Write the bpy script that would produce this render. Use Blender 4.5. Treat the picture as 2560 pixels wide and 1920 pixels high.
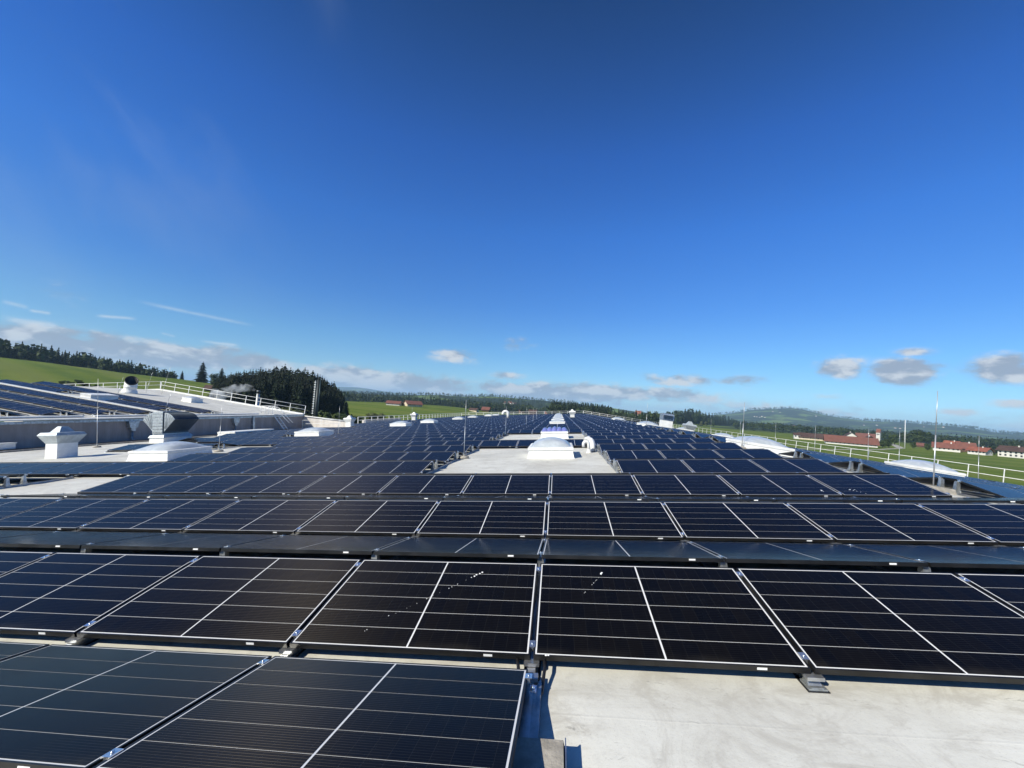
import bpy, bmesh, math, random
from mathutils import Vector, Matrix
random.seed(7)
for _o in list(bpy.data.objects): bpy.data.objects.remove(_o)
S = bpy.context.scene
COL = S.collection
R = math.radians

# ------------------------------------------------------------------ camera
# Roof frame: x along the panel rows, y into the picture, z off the roof skin of
# the main roof slope.  World: z up; the main slope rises to the right by AROOF.
AROOF = 0.088
FPX, YAW, PITCH, ROLL = 1025.15, 0.1140, 0.0632, -0.0195
CAMR = Vector((0.2292, -2.837, 1.6345))
MM = Matrix.Rotation(-AROOF, 4, 'Y')                 # main slope frame -> world
def _basis():
    cy, sy, cp, sp, cr, sr = (math.cos(YAW), math.sin(YAW), math.cos(PITCH), math.sin(PITCH), math.cos(ROLL), math.sin(ROLL))
    f = Vector((-sy*cp, cy*cp, sp)); rt = Vector((cy, sy, 0)); up = rt.cross(f)
    return f, cr*rt + sr*up, -sr*rt + cr*up
_f, _r, _u = _basis()
_m3 = MM.to_3x3()
CF, CR_, CU = _m3 @ _f, _m3 @ _r, _m3 @ _u
CW = _m3 @ CAMR
cam = bpy.data.cameras.new('camera'); camo = bpy.data.objects.new('camera', cam); COL.objects.link(camo)
mw = Matrix((CR_, CU, -CF)).transposed().to_4x4(); mw.translation = CW
camo.matrix_world = mw
cam.sensor_width = 36.0; cam.lens = 36.0*FPX/2560.0; cam.clip_start = 0.05; cam.clip_end = 40000
S.camera = camo
def ray(px, py): return CF + CR_*((px-1280)/FPX) + CU*((960-py)/FPX)
def gp(px, py, z):                                   # world point on level z seen at a place of the photograph
    d = ray(px, py); return CW + d*((z-CW.z)/d.z)
def az_of(px, py=1040):
    d = ray(px, py); return math.atan2(d.x, d.y)
def el_of(px, py):
    d = ray(px, py); return math.atan2(d.z, math.hypot(d.x, d.y))
def polar(px, r, z=None):                            # world point at plan distance r along the direction of column px
    d = ray(px, 1040); q = math.hypot(d.x, d.y)
    return Vector((CW.x + d.x/q*r, CW.y + d.y/q*r, 0 if z is None else z))

# ------------------------------------------------------------------ sun and sky
sdir_roof = Vector((-0.80, -0.92, 1.0)).normalized()  # towards the sun, in the main roof frame
SD = _m3 @ sdir_roof
SEL = math.asin(SD.z); SAZ = math.atan2(SD.x, SD.y)
sl = bpy.data.lights.new('sun', 'SUN'); sl.energy = 5.0; sl.angle = R(0.53); sl.color = (1.0, 0.94, 0.79)
so = bpy.data.objects.new('sun', sl); COL.objects.link(so)
so.rotation_euler = SD.to_track_quat('Z', 'Y').to_euler()
cy = S.cycles
cy.max_bounces = 5; cy.diffuse_bounces = 2; cy.glossy_bounces = 3; cy.transmission_bounces = 3; cy.transparent_max_bounces = 6; cy.volume_bounces = 3
cy.caustics_reflective = False; cy.caustics_refractive = False
cy.use_adaptive_sampling = True; cy.adaptive_threshold = 0.02; cy.use_denoising = True
vs = S.view_settings; vs.view_transform = 'Standard'; vs.look = 'None'; vs.exposure = 0.35; vs.gamma = 1.0; vs.use_curve_mapping = False

class NT:
    """small helper to write node trees"""
    def __init__(s, tree): s.t = tree; s.n = tree.nodes; s.l = tree.links
    def new(s, typ, **kw):
        n = s.n.new(typ)
        for k, v in kw.items(): setattr(n, k, v)
        return n
    def set(s, sock, v):
        if hasattr(v, 'links') or isinstance(v, bpy.types.NodeSocket): s.l.new(v, sock)
        else: sock.default_value = v
    def math(s, op, a, b=0.0, c=None, clamp=False):
        n = s.new('ShaderNodeMath', operation=op); n.use_clamp = clamp
        s.set(n.inputs[0], a); s.set(n.inputs[1], b)
        if c is not None: s.set(n.inputs[2], c)
        return n.outputs[0]
    def vmath(s, op, a, b=None):
        n = s.new('ShaderNodeVectorMath', operation=op); s.set(n.inputs[0], a)
        if b is not None: s.set(n.inputs[1], b)
        return n.outputs[0]
    def mix(s, fac, a, b, mode='MIX'):
        n = s.new('ShaderNodeMix', data_type='RGBA', blend_type=mode)
        s.set(n.inputs[0], fac)
        for i, v in ((6, a), (7, b)):
            if isinstance(v, tuple) and len(v) == 3: v = v + (1,)
            s.set(n.inputs[i], v)
        return n.outputs[2]
    def noise(s, vec, scale, detail=4, rough=0.5, dims='3D', dist=0.0):
        n = s.new('ShaderNodeTexNoise', noise_dimensions=dims)
        if vec is not None: s.l.new(vec, n.inputs['Vector'])
        n.inputs['Scale'].default_value = scale; n.inputs['Detail'].default_value = detail
        n.inputs['Roughness'].default_value = rough; n.inputs['Distortion'].default_value = dist
        return n
    def ss(s, v, lo, hi, a=0.0, b=1.0):
        n = s.new('ShaderNodeMapRange', interpolation_type='SMOOTHSTEP')
        s.set(n.inputs[0], v); s.set(n.inputs[1], lo); s.set(n.inputs[2], hi); s.set(n.inputs[3], a); s.set(n.inputs[4], b)
        return n.outputs[0]
    def ramp(s, fac, stops):
        n = s.new('ShaderNodeValToRGB'); e = n.color_ramp.elements
        while len(e) < len(stops): e.new(0.5)
        for i, (p, c) in enumerate(stops):
            e[i].position = p; e[i].color = tuple(c) + ((1,) if len(c) == 3 else ())
        s.set(n.inputs[0], fac); return n.outputs[0]
    def xyz(s, v):
        n = s.new('ShaderNodeSeparateXYZ'); s.l.new(v, n.inputs[0]); return n.outputs
    def comb(s, x, y, z):
        n = s.new('ShaderNodeCombineXYZ'); s.set(n.inputs[0], x); s.set(n.inputs[1], y); s.set(n.inputs[2], z); return n.outputs[0]

W = bpy.data.worlds.new('World'); S.world = W; W.use_nodes = True
W.cycles.sampling_method = 'MANUAL'; W.cycles.sample_map_resolution = 512
def build_world():
    t = NT(W.node_tree); t.n.clear()
    out = t.new('ShaderNodeOutputWorld'); bg = t.new('ShaderNodeBackground')
    sky = t.new('ShaderNodeTexSky', sky_type='NISHITA'); sky.sun_disc = False
    sky.sun_elevation = SEL; sky.sun_rotation = SAZ
    sky.altitude = 700; sky.air_density = 0.6; sky.dust_density = 0.3; sky.ozone_density = 8.0
    tc = t.new('ShaderNodeTexCoord'); d = tc.outputs['Generated']
    x, y, z = t.xyz(d)
    el = t.math('ARCSINE', z); az = t.math('ARCTAN2', x, y)
    # the deep, polarised-looking blue of the picture: one tint by height, the same in every direction
    tint = t.ramp(t.math('DIVIDE', el, 1.0, clamp=True), [(0.0, (.52, .50, .40)), (.06, (.56, .585, .45)), (.13, (.475, .61, .54)), (.23, (.35, .58, .67)), (.40, (.26, .60, .85)), (.56, (.192, .515, .83)), (.82, (.092, .30, .465)), (1.0, (.10, .26, .37))])
    base = t.mix(1.0, t.mix(1.0, sky.outputs[0], tint, 'MULTIPLY'), (1.45, 1.45, 1.45), 'MULTIPLY')
    # ---- clouds: one direction-space field of cumulus banks, the same all round the horizon
    q = t.comb(t.math('MULTIPLY', az, 1.0), t.math('MULTIPLY', el, 2.1), 0.37)
    n1 = t.noise(q, 8.5, 7, 0.55, dist=0.2).outputs[0]
    n2 = t.noise(q, 27.0, 6, 0.6, dist=0.3).outputs[0]
    nn = t.math('ADD', t.math('MULTIPLY', n1, 0.62), t.math('MULTIPLY', n2, 0.38))
    def blob(px, py, wpx, hpx, s=1.0):
        a0, e0 = az_of(px, py), el_of(px, py)
        wa = abs(az_of(px+wpx, py)-az_of(px-wpx, py))/2; we = abs(el_of(px, py-hpx)-el_of(px, py+hpx))/2
        da = t.math('DIVIDE', t.math('SUBTRACT', az, a0), wa); de = t.math('DIVIDE', t.math('SUBTRACT', el, e0), we)
        r2 = t.math('ADD', t.math('MULTIPLY', da, da), t.math('MULTIPLY', de, de))
        return t.math('MULTIPLY', t.math('POWER', 2.718, t.math('MULTIPLY', r2, -0.9)), s)
    m = None
    for b in CLOUDS:
        v = blob(*b); m = v if m is None else t.math('MAXIMUM', m, v)
    # the low bank carries on round the horizon outside the picture
    low = t.math('MULTIPLY', t.math('POWER', 2.718, t.math('MULTIPLY', t.math('POWER', t.math('DIVIDE', t.math('SUBTRACT', el, 0.028), 0.03), 2.0), -1.0)), 0.42)
    m = t.math('MAXIMUM', m, low)
    dens = t.math('ADD', m, t.math('MULTIPLY', t.math('SUBTRACT', nn, 0.5), 2.7))
    alpha = t.ss(dens, 0.22, 0.86)
    alpha = t.math('MULTIPLY', alpha, t.ss(m, 0.05, 0.45))
    # shading: bright upper rims, grey-lilac bellies (density a little higher up towards the light)
    q2 = t.comb(t.math('ADD', az, -0.012), t.math('MULTIPLY', t.math('ADD', el, 0.014), 2.1), 0.37)
    n3 = t.noise(q2, 8.5, 7, 0.55, dist=0.2).outputs[0]
    lit = t.ss(t.math('ADD', t.math('SUBTRACT', n1, n3), t.math('MULTIPLY', t.math('SUBTRACT', n2, 0.5), 0.12)), -0.05, 0.08)
    ccol = t.mix(lit, CL_DARK, CL_LIT)
    ccol = t.mix(t.ss(alpha, 0.2, 1.0, 0.35, 0.0), ccol, base)
    c1 = t.mix(t.math('MULTIPLY', alpha, 0.93), base, ccol)
    # thin high veil and contrails
    qv = t.comb(t.math('ADD', az, t.math('MULTIPLY', el, 0.55)), t.math('MULTIPLY', el, 0.6), 1.7)
    nv = t.noise(qv, 4.2, 6, 0.55, dist=0.4).outputs[0]
    veil = t.math('MULTIPLY', t.ss(nv, 0.46, 0.74), t.ss(az, az_of(1000), az_of(-200), 0.0, 0.27))
    veil = t.math('MULTIPLY', veil, t.ss(el, 0.05, 0.65, 0.2, 1.15))
    c2 = t.mix(veil, c1, tuple(v/SKY_STR for v in (0.33, 0.40, 0.50)))
    for (x0, y0, x1, y1, wpx, s) in CONTRAILS:
        a0, e0, a1, e1 = az_of(x0, y0), el_of(x0, y0), az_of(x1, y1), el_of(x1, y1)
        L = math.hypot(a1-a0, e1-e0); ux, uy = (a1-a0)/L, (e1-e0)/L
        da, de = t.math('SUBTRACT', az, a0), t.math('SUBTRACT', el, e0)
        u = t.math('DIVIDE', t.math('ADD', t.math('MULTIPLY', da, ux), t.math('MULTIPLY', de, uy)), L)
        w = t.math('DIVIDE', t.math('SUBTRACT', t.math('MULTIPLY', de, ux), t.math('MULTIPLY', da, uy)), wpx/1100.0)
        g = t.math('POWER', 2.718, t.math('MULTIPLY', t.math('MULTIPLY', w, w), -1.0))
        g = t.math('MULTIPLY', g, t.math('MULTIPLY', t.ss(u, -0.02, 0.25), t.ss(u, 0.8, 1.02, 1.0, 0.0)))
        g = t.math('MULTIPLY', g, t.math('MULTIPLY', t.ss(n2, 0.35, 0.6, 0.5, 1.0), s))
        c2 = t.mix(g, c2, tuple(v/SKY_STR for v in (0.56, 0.63, 0.69)))
    t.l.new(c2, bg.inputs['Color']); bg.inputs['Strength'].default_value = SKY_STR
    t.l.new(bg.outputs[0], out.inputs[0])
SKY_STR = 0.15
CL_DARK, CL_LIT = tuple(v/SKY_STR for v in (.27, .31, .38)), tuple(v/SKY_STR for v in (.56, .58, .60))
CLOUDS = [(60, 865, 380, 50, 1.35), (420, 890, 260, 40, 1.3), (640, 908, 130, 24, 1.15), (170, 735, 130, 40, .40),
          (880, 945, 160, 34, 1.2), (1050, 962, 170, 28, 1.2), (1000, 978, 280, 26, 1.1), (1140, 888, 70, 20, .8), (1290, 862, 45, 22, .75), (1270, 938, 45, 12, .8),
          (1360, 985, 220, 26, 1.15), (1560, 982, 220, 22, 1.15), (1700, 950, 140, 18, .85), (1840, 955, 90, 16, .75),
          (2090, 920, 66, 32, 1.1), (2262, 932, 92, 34, 1.1), (2290, 880, 60, 14, .6), (2510, 925, 110, 42, 1.15), (2540, 1010, 90, 16, .8), (2390, 1030, 70, 14, .7), (2060, 990, 50, 10, .6),
          (-320, 860, 300, 60), (2900, 930, 260, 60)]
CONTRAILS = [(330, 750, 640, 815, 3.0, .35), (0, 795, 150, 815, 4.5, .5), (235, 789, 345, 797, 2.6, .6), (70, 775, 130, 784, 2.4, .7), (0, 752, 75, 770, 3.0, .4), (495, 852, 600, 864, 2.4, .6), (400, 832, 440, 842, 2.2, .4)]
build_world()

# ------------------------------------------------------------------ mesh builder
class MB:
    def __init__(s): s.v = []; s.f = []; s.m = []; s.sm = []
    def quad(s, *ps, mat=0, smooth=False):
        i = len(s.v); s.v += [tuple(p) for p in ps]; s.f.append(tuple(range(i, i+len(ps)))); s.m.append(mat); s.sm.append(smooth); return s
    def box(s, x0, x1, y0, y1, z0, z1, mat=0, top=None, M=None):
        """top=(dx0,dx1,dy0,dy1): insets of the upper face"""
        a = top or (0, 0, 0, 0)
        p = [(x0, y0, z0), (x1, y0, z0), (x1, y1, z0), (x0, y1, z0), (x0+a[0], y0+a[2], z1), (x1-a[1], y0+a[2], z1), (x1-a[1], y1-a[3], z1), (x0+a[0], y1-a[3], z1)]
        if M is not None: p = [tuple(M @ Vector(q)) for q in p]
        i = len(s.v); s.v += p
        for f in ((0, 3, 2, 1), (4, 5, 6, 7), (0, 1, 5, 4), (1, 2, 6, 5), (2, 3, 7, 6), (3, 0, 4, 7)):
            s.f.append(tuple(i+k for k in f)); s.m.append(mat); s.sm.append(False)
        return s
    def rings(s, rings, mat=0, smooth=True, cap0=True, cap1=True, closed=True):
        i0 = len(s.v); n = len(rings[0])
        for r in rings: s.v += [tuple(p) for p in r]
        for k in range(len(rings)-1):
            for j in range(n if closed else n-1):
                a = i0+k*n+j; b = i0+k*n+(j+1) % n
                s.f.append((a, b, b+n, a+n)); s.m.append(mat); s.sm.append(smooth)
        if cap0: s.f.append(tuple(i0+j for j in reversed(range(n)))); s.m.append(mat); s.sm.append(False)
        if cap1: s.f.append(tuple(i0+(len(rings)-1)*n+j for j in range(n))); s.m.append(mat); s.sm.append(False)
        return s
    def tube(s, pts, r, n=8, mat=0, caps=True, smooth=True):
        pts = [Vector(p) for p in pts]; rs = r if isinstance(r, (list, tuple)) else [r]*len(pts)
        rings = []; up = None
        for i, p in enumerate(pts):
            d = (pts[min(i+1, len(pts)-1)]-pts[max(i-1, 0)]).normalized()
            if up is None: up = Vector((0, 0, 1)) if abs(d.z) < .9 else Vector((1, 0, 0))
            a = d.cross(up).normalized(); b = a.cross(d).normalized(); up = b
            rings.append([p + (a*math.cos(2*math.pi*k/n) + b*math.sin(2*math.pi*k/n))*rs[i] for k in range(n)])
        return s.rings(rings, mat, smooth, caps, caps)
    def lathe(s, prof, n=16, c=(0, 0, 0), mat=0, smooth=True, cap=True):
        return s.rings([[(c[0]+r*math.cos(2*math.pi*k/n), c[1]+r*math.sin(2*math.pi*k/n), c[2]+z) for k in range(n)] for r, z in prof], mat, smooth, cap, cap)
    def mesh(s, name, mats):
        me = bpy.data.meshes.new(name); me.from_pydata(s.v, [], s.f)
        if mats:
            for m in (mats if isinstance(mats, (list, tuple)) else [mats]): me.materials.append(m)
            me.polygons.foreach_set('material_index', s.m)
        me.polygons.foreach_set('use_smooth', s.sm); me.update(); return me
    def build(s, name, mats, parent=None, M=None):
        return obj(name, s.mesh(name, mats), parent, M)
def obj(name, me, parent=None, M=None):
    o = bpy.data.objects.new(name, me); COL.objects.link(o)
    if parent is not None: o.parent = parent
    if M is not None: o.matrix_basis = M
    return o
def tag(o, label=None, cat=None, group=None, kind=None):
    if label: o['label'] = label
    if cat: o['category'] = cat
    if group: o['group'] = group
    if kind: o['kind'] = kind
    return o
def thing(name, label, cat, M=None, group=None):
    o = bpy.data.objects.new(name, None); COL.objects.link(o); o.empty_display_size = .2
    if M is not None: o.matrix_basis = M
    return tag(o, label, cat, group)
def T3(x, y, z): return Matrix.Translation((x, y, z))
def RX(a): return Matrix.Rotation(a, 4, 'X')
def RY(a): return Matrix.Rotation(a, 4, 'Y')
def RZ(a): return Matrix.Rotation(a, 4, 'Z')
ORD = ['zeroth', 'first', 'second', 'third', 'fourth', 'fifth', 'sixth', 'seventh', 'eighth', 'ninth', 'tenth', 'eleventh', 'twelfth', 'thirteenth', 'fourteenth', 'fifteenth', 'sixteenth', 'seventeenth', 'eighteenth', 'nineteenth', 'twentieth']
def ordw(i): return ORD[i] if i < len(ORD) else str(i)+'th'

# ------------------------------------------------------------------ materials
MAT = {}
def pmat(name, col, rough=.5, metal=0.0, spec=.5, fn=None, **kw):
    m = bpy.data.materials.new(name); m.use_nodes = True; t = NT(m.node_tree); b = t.n['Principled BSDF']
    b.inputs['Base Color'].default_value = tuple(col)+(1,); b.inputs['Roughness'].default_value = rough; b.inputs['Metallic'].default_value = metal
    b.inputs['Specular IOR Level'].default_value = spec
    for k, v in kw.items(): b.inputs[k].default_value = v
    if fn: fn(t, b)
    MAT[name] = m; return m
def wear(scale=3.0, amt=.25, dark=None, rv=.15, bump=0.0):
    """uneven tone, grime and roughness with a pattern of their own"""
    def f(t, b):
        tc = t.new('ShaderNodeTexCoord').outputs['Object']
        oi = t.new('ShaderNodeObjectInfo').outputs['Random']
        off = t.vmath('ADD', tc, t.comb(t.math('MULTIPLY', oi, 37.0), t.math('MULTIPLY', oi, 11.0), 0.0))
        n = t.noise(off, scale, 6, .6).outputs[0]
        c = b.inputs['Base Color'].default_value[:]
        d = dark or tuple(v*(1-amt*1.6) for v in c[:3])
        t.l.new(t.mix(t.ss(n, .35, .68), d, c[:3]), b.inputs['Base Color'])
        r = b.inputs['Roughness'].default_value
        t.l.new(t.math('ADD', t.math('MULTIPLY', t.math('SUBTRACT', n, .5), rv*2), r), b.inputs['Roughness'])
        if bump:
            bp = t.new('ShaderNodeBump'); bp.inputs['Strength'].default_value = bump; bp.inputs['Distance'].default_value = .01
            t.l.new(t.noise(off, scale*6, 4, .6).outputs[0], bp.inputs['Height']); t.l.new(bp.outputs[0], b.inputs['Normal'])
    return f
def m_membrane(t, b):
    p = t.new('ShaderNodeTexCoord').outputs['Object']; x, y, z = t.xyz(p)
    n1 = t.noise(p, .55, 7, .62, dist=.4).outputs[0]
    st = t.noise(t.vmath('MULTIPLY', p, (0.55, 2.6, 1.0)), 1.6, 7, .68, dist=.7).outputs[0]
    fine = t.noise(p, 38.0, 5, .7).outputs[0]
    med = t.noise(p, 6.0, 6, .68, dist=.6).outputs[0]
    c = t.mix(t.ss(n1, .3, .7), (.53, .52, .465), (.68, .675, .615))
    c = t.mix(t.ss(st, .50, .72, 0, .55), c, (.36, .335, .28))
    c = t.mix(t.ss(med, .52, .76, 0, .35), c, (.36, .345, .31))
    c = t.mix(t.ss(fine, .5, .8, 0, .30), c, (.38, .37, .345))
    sc = t.noise(t.vmath('MULTIPLY', p, (.8, 3.0, 1)), 2.3, 9, .75, dist=1.8).outputs[0]
    c = t.mix(t.ss(sc, .59, .70, 0, .75), c, (.20, .19, .165))           # scuffs and dried puddles
    # welded laps of the sheets, one each 1.05 m, running along the rows
    wob = t.math('MULTIPLY', t.math('SUBTRACT', t.noise(p, .8, 2).outputs[0], .5), .03)
    yy = t.math('ADD', t.math('ADD', y, wob), 400.42)
    fr = t.math('FRACT', t.math('DIVIDE', yy, 1.05))
    lap = t.math('MULTIPLY', t.ss(fr, .0, .006, 0, 1), t.ss(fr, .010, .022, 1, 0))
    c = t.mix(t.math('MULTIPLY', lap, .06), c, (.22, .21, .19))
    sp = t.noise(p, 95.0, 3, .75).outputs[0]
    c = t.mix(t.ss(sp, .56, .74, 0, .5), c, (.27, .255, .23))
    blot = t.noise(p, 2.1, 8, .72, dist=1.1).outputs[0]
    c = t.mix(t.ss(blot, .49, .66, 0, .60), c, (.42, .40, .35))
    t.l.new(c, b.inputs['Base Color']); b.inputs['Roughness'].default_value = .62
    bp = t.new('ShaderNodeBump'); bp.inputs['Strength'].default_value = .35; bp.inputs['Distance'].default_value = .006
    h = t.math('ADD', t.math('MULTIPLY', fine, .5), t.math('ADD', t.math('MULTIPLY', med, 1.2), t.math('MULTIPLY', lap, .25)))
    t.l.new(h, bp.inputs['Height']); t.l.new(bp.outputs[0], b.inputs['Normal'])
pmat('membrane', (.56, .55, .52), .62, fn=m_membrane)
ANISO = 0.80
def m_cells(t, b):
    """half-cut mono cells behind glass; coordinates are metres on the module"""
    p = t.new('ShaderNodeTexCoord').outputs['UV']; x, y, _ = t.xyz(p)
    oi = t.new('ShaderNodeObjectInfo').outputs['Random']
    cx = t.math('DIVIDE', x, .0915); cy = t.math('DIVIDE', y, .1815)
    wn = t.new('ShaderNodeTexWhiteNoise', noise_dimensions='4D')
    t.l.new(t.comb(t.math('FLOOR', cx), t.math('FLOOR', cy), 0.0), wn.inputs['Vector']); t.l.new(t.math('MULTIPLY', oi, 50), wn.inputs['W'])
    c = t.mix(wn.outputs[0], (.0026, .0030, .0050), (.0046, .0042, .0046))
    fx = t.math('FRACT', cx)
    gap = t.math('ADD', t.ss(fx, .0, .028, 1, 0), t.ss(fx, .972, 1.0))
    c = t.mix(t.math('MULTIPLY', gap, .5), c, (.022, .022, .022))                  # edge pads beside the cell gaps
    fy = t.math('FRACT', t.math('DIVIDE', y, .01815))
    bus = t.math('MULTIPLY', t.ss(fy, .40, .48), t.ss(fy, .52, .60, 1, 0))
    c = t.mix(t.math('MULTIPLY', bus, .34), c, (.020, .0195, .019))                   # fine wires
    big = t.noise(t.vmath('ADD', p, t.comb(t.math('MULTIPLY', oi, 91), 3.3, 0)), 2.2, 4, .55).outputs[0]
    dust = t.noise(t.vmath('ADD', p, t.comb(t.math('MULTIPLY', oi, 31), 0, 0)), 16, 4, .7).outputs[0]
    dm = t.math('MULTIPLY', t.ss(dust, .45, .85), t.ss(big, .3, .75, .25, 1))
    c = t.mix(t.math('MULTIPLY', dm, .035), c, (.11, .10, .08))                     # dust film
    edge = t.math('MULTIPLY', t.ss(y, .02, .10, 1, 0), t.ss(big, .35, .7))
    c = t.mix(t.math('MULTIPLY', edge, .10), c, (.13, .115, .09))                   # silt along the low edge
    t.l.new(c, b.inputs['Base Color'])
    t.l.new(t.math('ADD', t.math('MULTIPLY', big, .10), t.math('ADD', .10, t.math('MULTIPLY', dm, .12))), b.inputs['Roughness'])
    bp = t.new('ShaderNodeBump'); bp.inputs['Strength'].default_value = .10; bp.inputs['Distance'].default_value = .002
    t.l.new(t.noise(p, 2.6, 2, .5).outputs[0], bp.inputs['Height']); t.l.new(bp.outputs[0], b.inputs['Normal'])
    # the round wires under the glass glint across their length
    an = t.new('ShaderNodeBsdfAnisotropic'); an.inputs['Roughness'].default_value = .62; an.inputs['Anisotropy'].default_value = ANISO
    an.inputs['Color'].default_value = (.62, .55, .46, 1)
    tg = t.new('ShaderNodeTangent', direction_type='UV_MAP'); t.l.new(tg.outputs[0], an.inputs['Tangent'])
    mx = t.new('ShaderNodeMixShader'); t.l.new(t.math('ADD', .004, t.math('MULTIPLY', bus, .020)), mx.inputs[0])
    t.l.new(b.outputs[0], mx.inputs[1]); t.l.new(an.outputs[0], mx.inputs[2])
    t.l.new(mx.outputs[0], t.n['Material Output'].inputs['Surface'])
pmat('solar_cells', (.008, .01, .018), .14, spec=.40, fn=m_cells, **{'IOR': 1.17, 'Specular Tint': (1.0, .93, .82, 1)})
pmat('backsheet', (.72, .72, .71), .22, spec=.45)
pmat('black_frame', (.035, .034, .033), .38, .55, fn=wear(4, .3, rv=.1))
pmat('sticker', (.80, .80, .78), .5)
pmat('aluminium', (.62, .63, .64), .36, .85, fn=wear(9, .22, rv=.16))
pmat('galvanised', (.56, .59, .60), .42, .8, fn=wear(7, .28, rv=.2))
pmat('clamp_metal', (.74, .77, .80), .22, .9)
pmat('galv_sheet', (.50, .55, .57), .42, .25, fn=wear(5, .16, rv=.12))
pmat('galv_sheet_shaded', (.10, .12, .135), .4, .5, fn=wear(4, .2))  # galvanised sheet with the exhaust hood's side shade painted into the colour
pmat('black_plastic', (.012, .012, .013), .5)
pmat('white_gloss', (.80, .80, .77), .42, fn=wear(2.5, .10, rv=.1))
pmat('white_paint', (.80, .80, .78), .45, fn=wear(3.5, .12, rv=.1))
pmat('concrete', (.42, .39, .34), .85, fn=wear(8, .25, bump=.5))
pmat('steel_rod', (.52, .53, .54), .4, .6)
def m_dome(t, b):
    p = t.new('ShaderNodeTexCoord').outputs['Object']
    n = t.noise(p, 3.5, 6, .65).outputs[0]
    t.l.new(t.mix(t.ss(n, .35, .7), (.40, .44, .47), (.51, .55, .58)), b.inputs['Base Color'])
    t.l.new(t.math('ADD', t.math('MULTIPLY', n, .25), .1), b.inputs['Roughness'])
pmat('acrylic', (.55, .58, .62), .2, spec=.6, fn=m_dome)
pmat('acrylic_blue', (.20, .22, .52), .18, spec=.6, fn=wear(4, .12))
def m_wall(t, b):
    p = t.new('ShaderNodeTexCoord').outputs['Object']; x, y, z = t.xyz(p)
    n = t.noise(t.vmath('MULTIPLY', p, (1, 1, .25)), 1.4, 7, .65, dist=.5).outputs[0]
    c = t.mix(t.ss(n, .35, .7), (.50, .465, .43), (.66, .62, .58))
    run = t.noise(t.vmath('MULTIPLY', p, (2.5, 2.5, .12)), 2.0, 5, .7).outputs[0]
    c = t.mix(t.ss(run, .55, .8, 0, .45), c, (.30, .27, .24))
    fr = t.math('FRACT', t.math('DIVIDE', t.math('ADD', t.math('ADD', x, y), 200), 2.2))
    c = t.mix(t.math('MULTIPLY', t.ss(fr, .0, .012, 1, 0), .35), c, (.28, .26, .24))
    t.l.new(c, b.inputs['Base Color'])
pmat('wall_render', (.6, .57, .53), .75, fn=m_wall)
def m_wall_shade(t, b):
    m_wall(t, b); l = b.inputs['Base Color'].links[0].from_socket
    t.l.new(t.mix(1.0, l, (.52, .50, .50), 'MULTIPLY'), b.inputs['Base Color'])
pmat('wall_shade_tint', (.3, .29, .28), .8, fn=m_wall_shade)  # darker copy of the render; the hall wall's shade is in its colour
# ------------------------------------------------------------------ panel grid
PX, PL, PW = 1.745, 1.134, 1.722                 # pitch along the row, module depth and width
TILT, GR, GV = 0.1696, 0.2284, 0.150
LC, LS = PL*math.cos(TILT), PL*math.sin(TILT)
PP = 2*LC + GR + GV                               # pitch of a pair of rows
ZR = -0.11                                        # roof skin below the low panel edge
def yk(k, e): return k*PP + (0, LC, LC+GR, 2*LC+GR)[e]
XRIDGE, SRIGHT = 7.45, 0.178
MR = MM @ T3(XRIDGE, 0, 0) @ RY(SRIGHT)           # right slope, falls away from the ridge
XE, ZE_, SLEFT = -31.9, 1.56, 0.1766
ML = MM @ T3(XE, 0, ZE_) @ RY(SLEFT)              # neighbouring roof above the wall, x' <= 0, z'=0 on its skin
XR2 = -20.55                                      # its ridge, in its own frame
YG = 45.65                                        # its far gable
YEND = 126.0

# ------------------------------------------------------------------ buildings (roof skins as big sheets)
hall = thing('industrial_hall', 'long low industrial hall with white membrane roof covered in solar panel rows', 'building', MM @ T3(0, 0, ZR))
def sheet(mb, x0, x1, y0, y1, z, nx, ny, M=None, mat=0):
    i = len(mb.v)
    for a in range(ny+1):
        for c in range(nx+1):
            q = Vector((x0+(x1-x0)*c/nx, y0+(y1-y0)*a/ny, z)); mb.v.append(tuple(M @ q if M else q))
    for a in range(ny):
        for c in range(nx):
            k = i+a*(nx+1)+c; mb.f.append((k, k+1, k+nx+2, k+nx+1)); mb.m.append(mat); mb.sm.append(False)
YB = -9.0
b = MB(); sheet(b, XE+.02, XRIDGE, YB, YEND, 0, 4, 8); b.build('roof_skin', MAT['membrane'], hall)
b = MB(); sheet(b, 0, 19.9, YB, YEND, 0, 4, 8); b.build('roof_skin', MAT['membrane'], hall, T3(XRIDGE, 0, 0) @ RY(SRIGHT))
b = MB()
zc = -14.0
b.box(XE+.3, 26.6, YB+.1, YEND-.1, zc, -3.75); b.build('wall', MAT['wall_render'], hall)
b = MB(); b.quad((XE+.02, YEND, -.01), (XRIDGE, YEND, -.01), (26.9, YEND, -3.5), (26.9, YEND, zc), (XE, YEND, zc)); b.build('gable_wall', MAT['wall_render'], hall)
b = MB(); b.quad((XE+.02, YB, -.01), (XE, YB, zc), (26.9, YB, zc), (26.9, YB, -3.5), (XRIDGE, YB, -.01)); b.build('gable_wall', MAT['wall_render'], hall)
b = MB(); b.box(19.86, 20.06, YB, YEND, -.16, .09); b.build('eave_trim', MAT['white_gloss'], hall, T3(XRIDGE, 0, 0) @ RY(SRIGHT))
b = MB(); b.box(XE, XRIDGE, YEND-.02, YEND+.16, -.2, .09); b.build('verge_trim', MAT['white_gloss'], hall)

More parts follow.
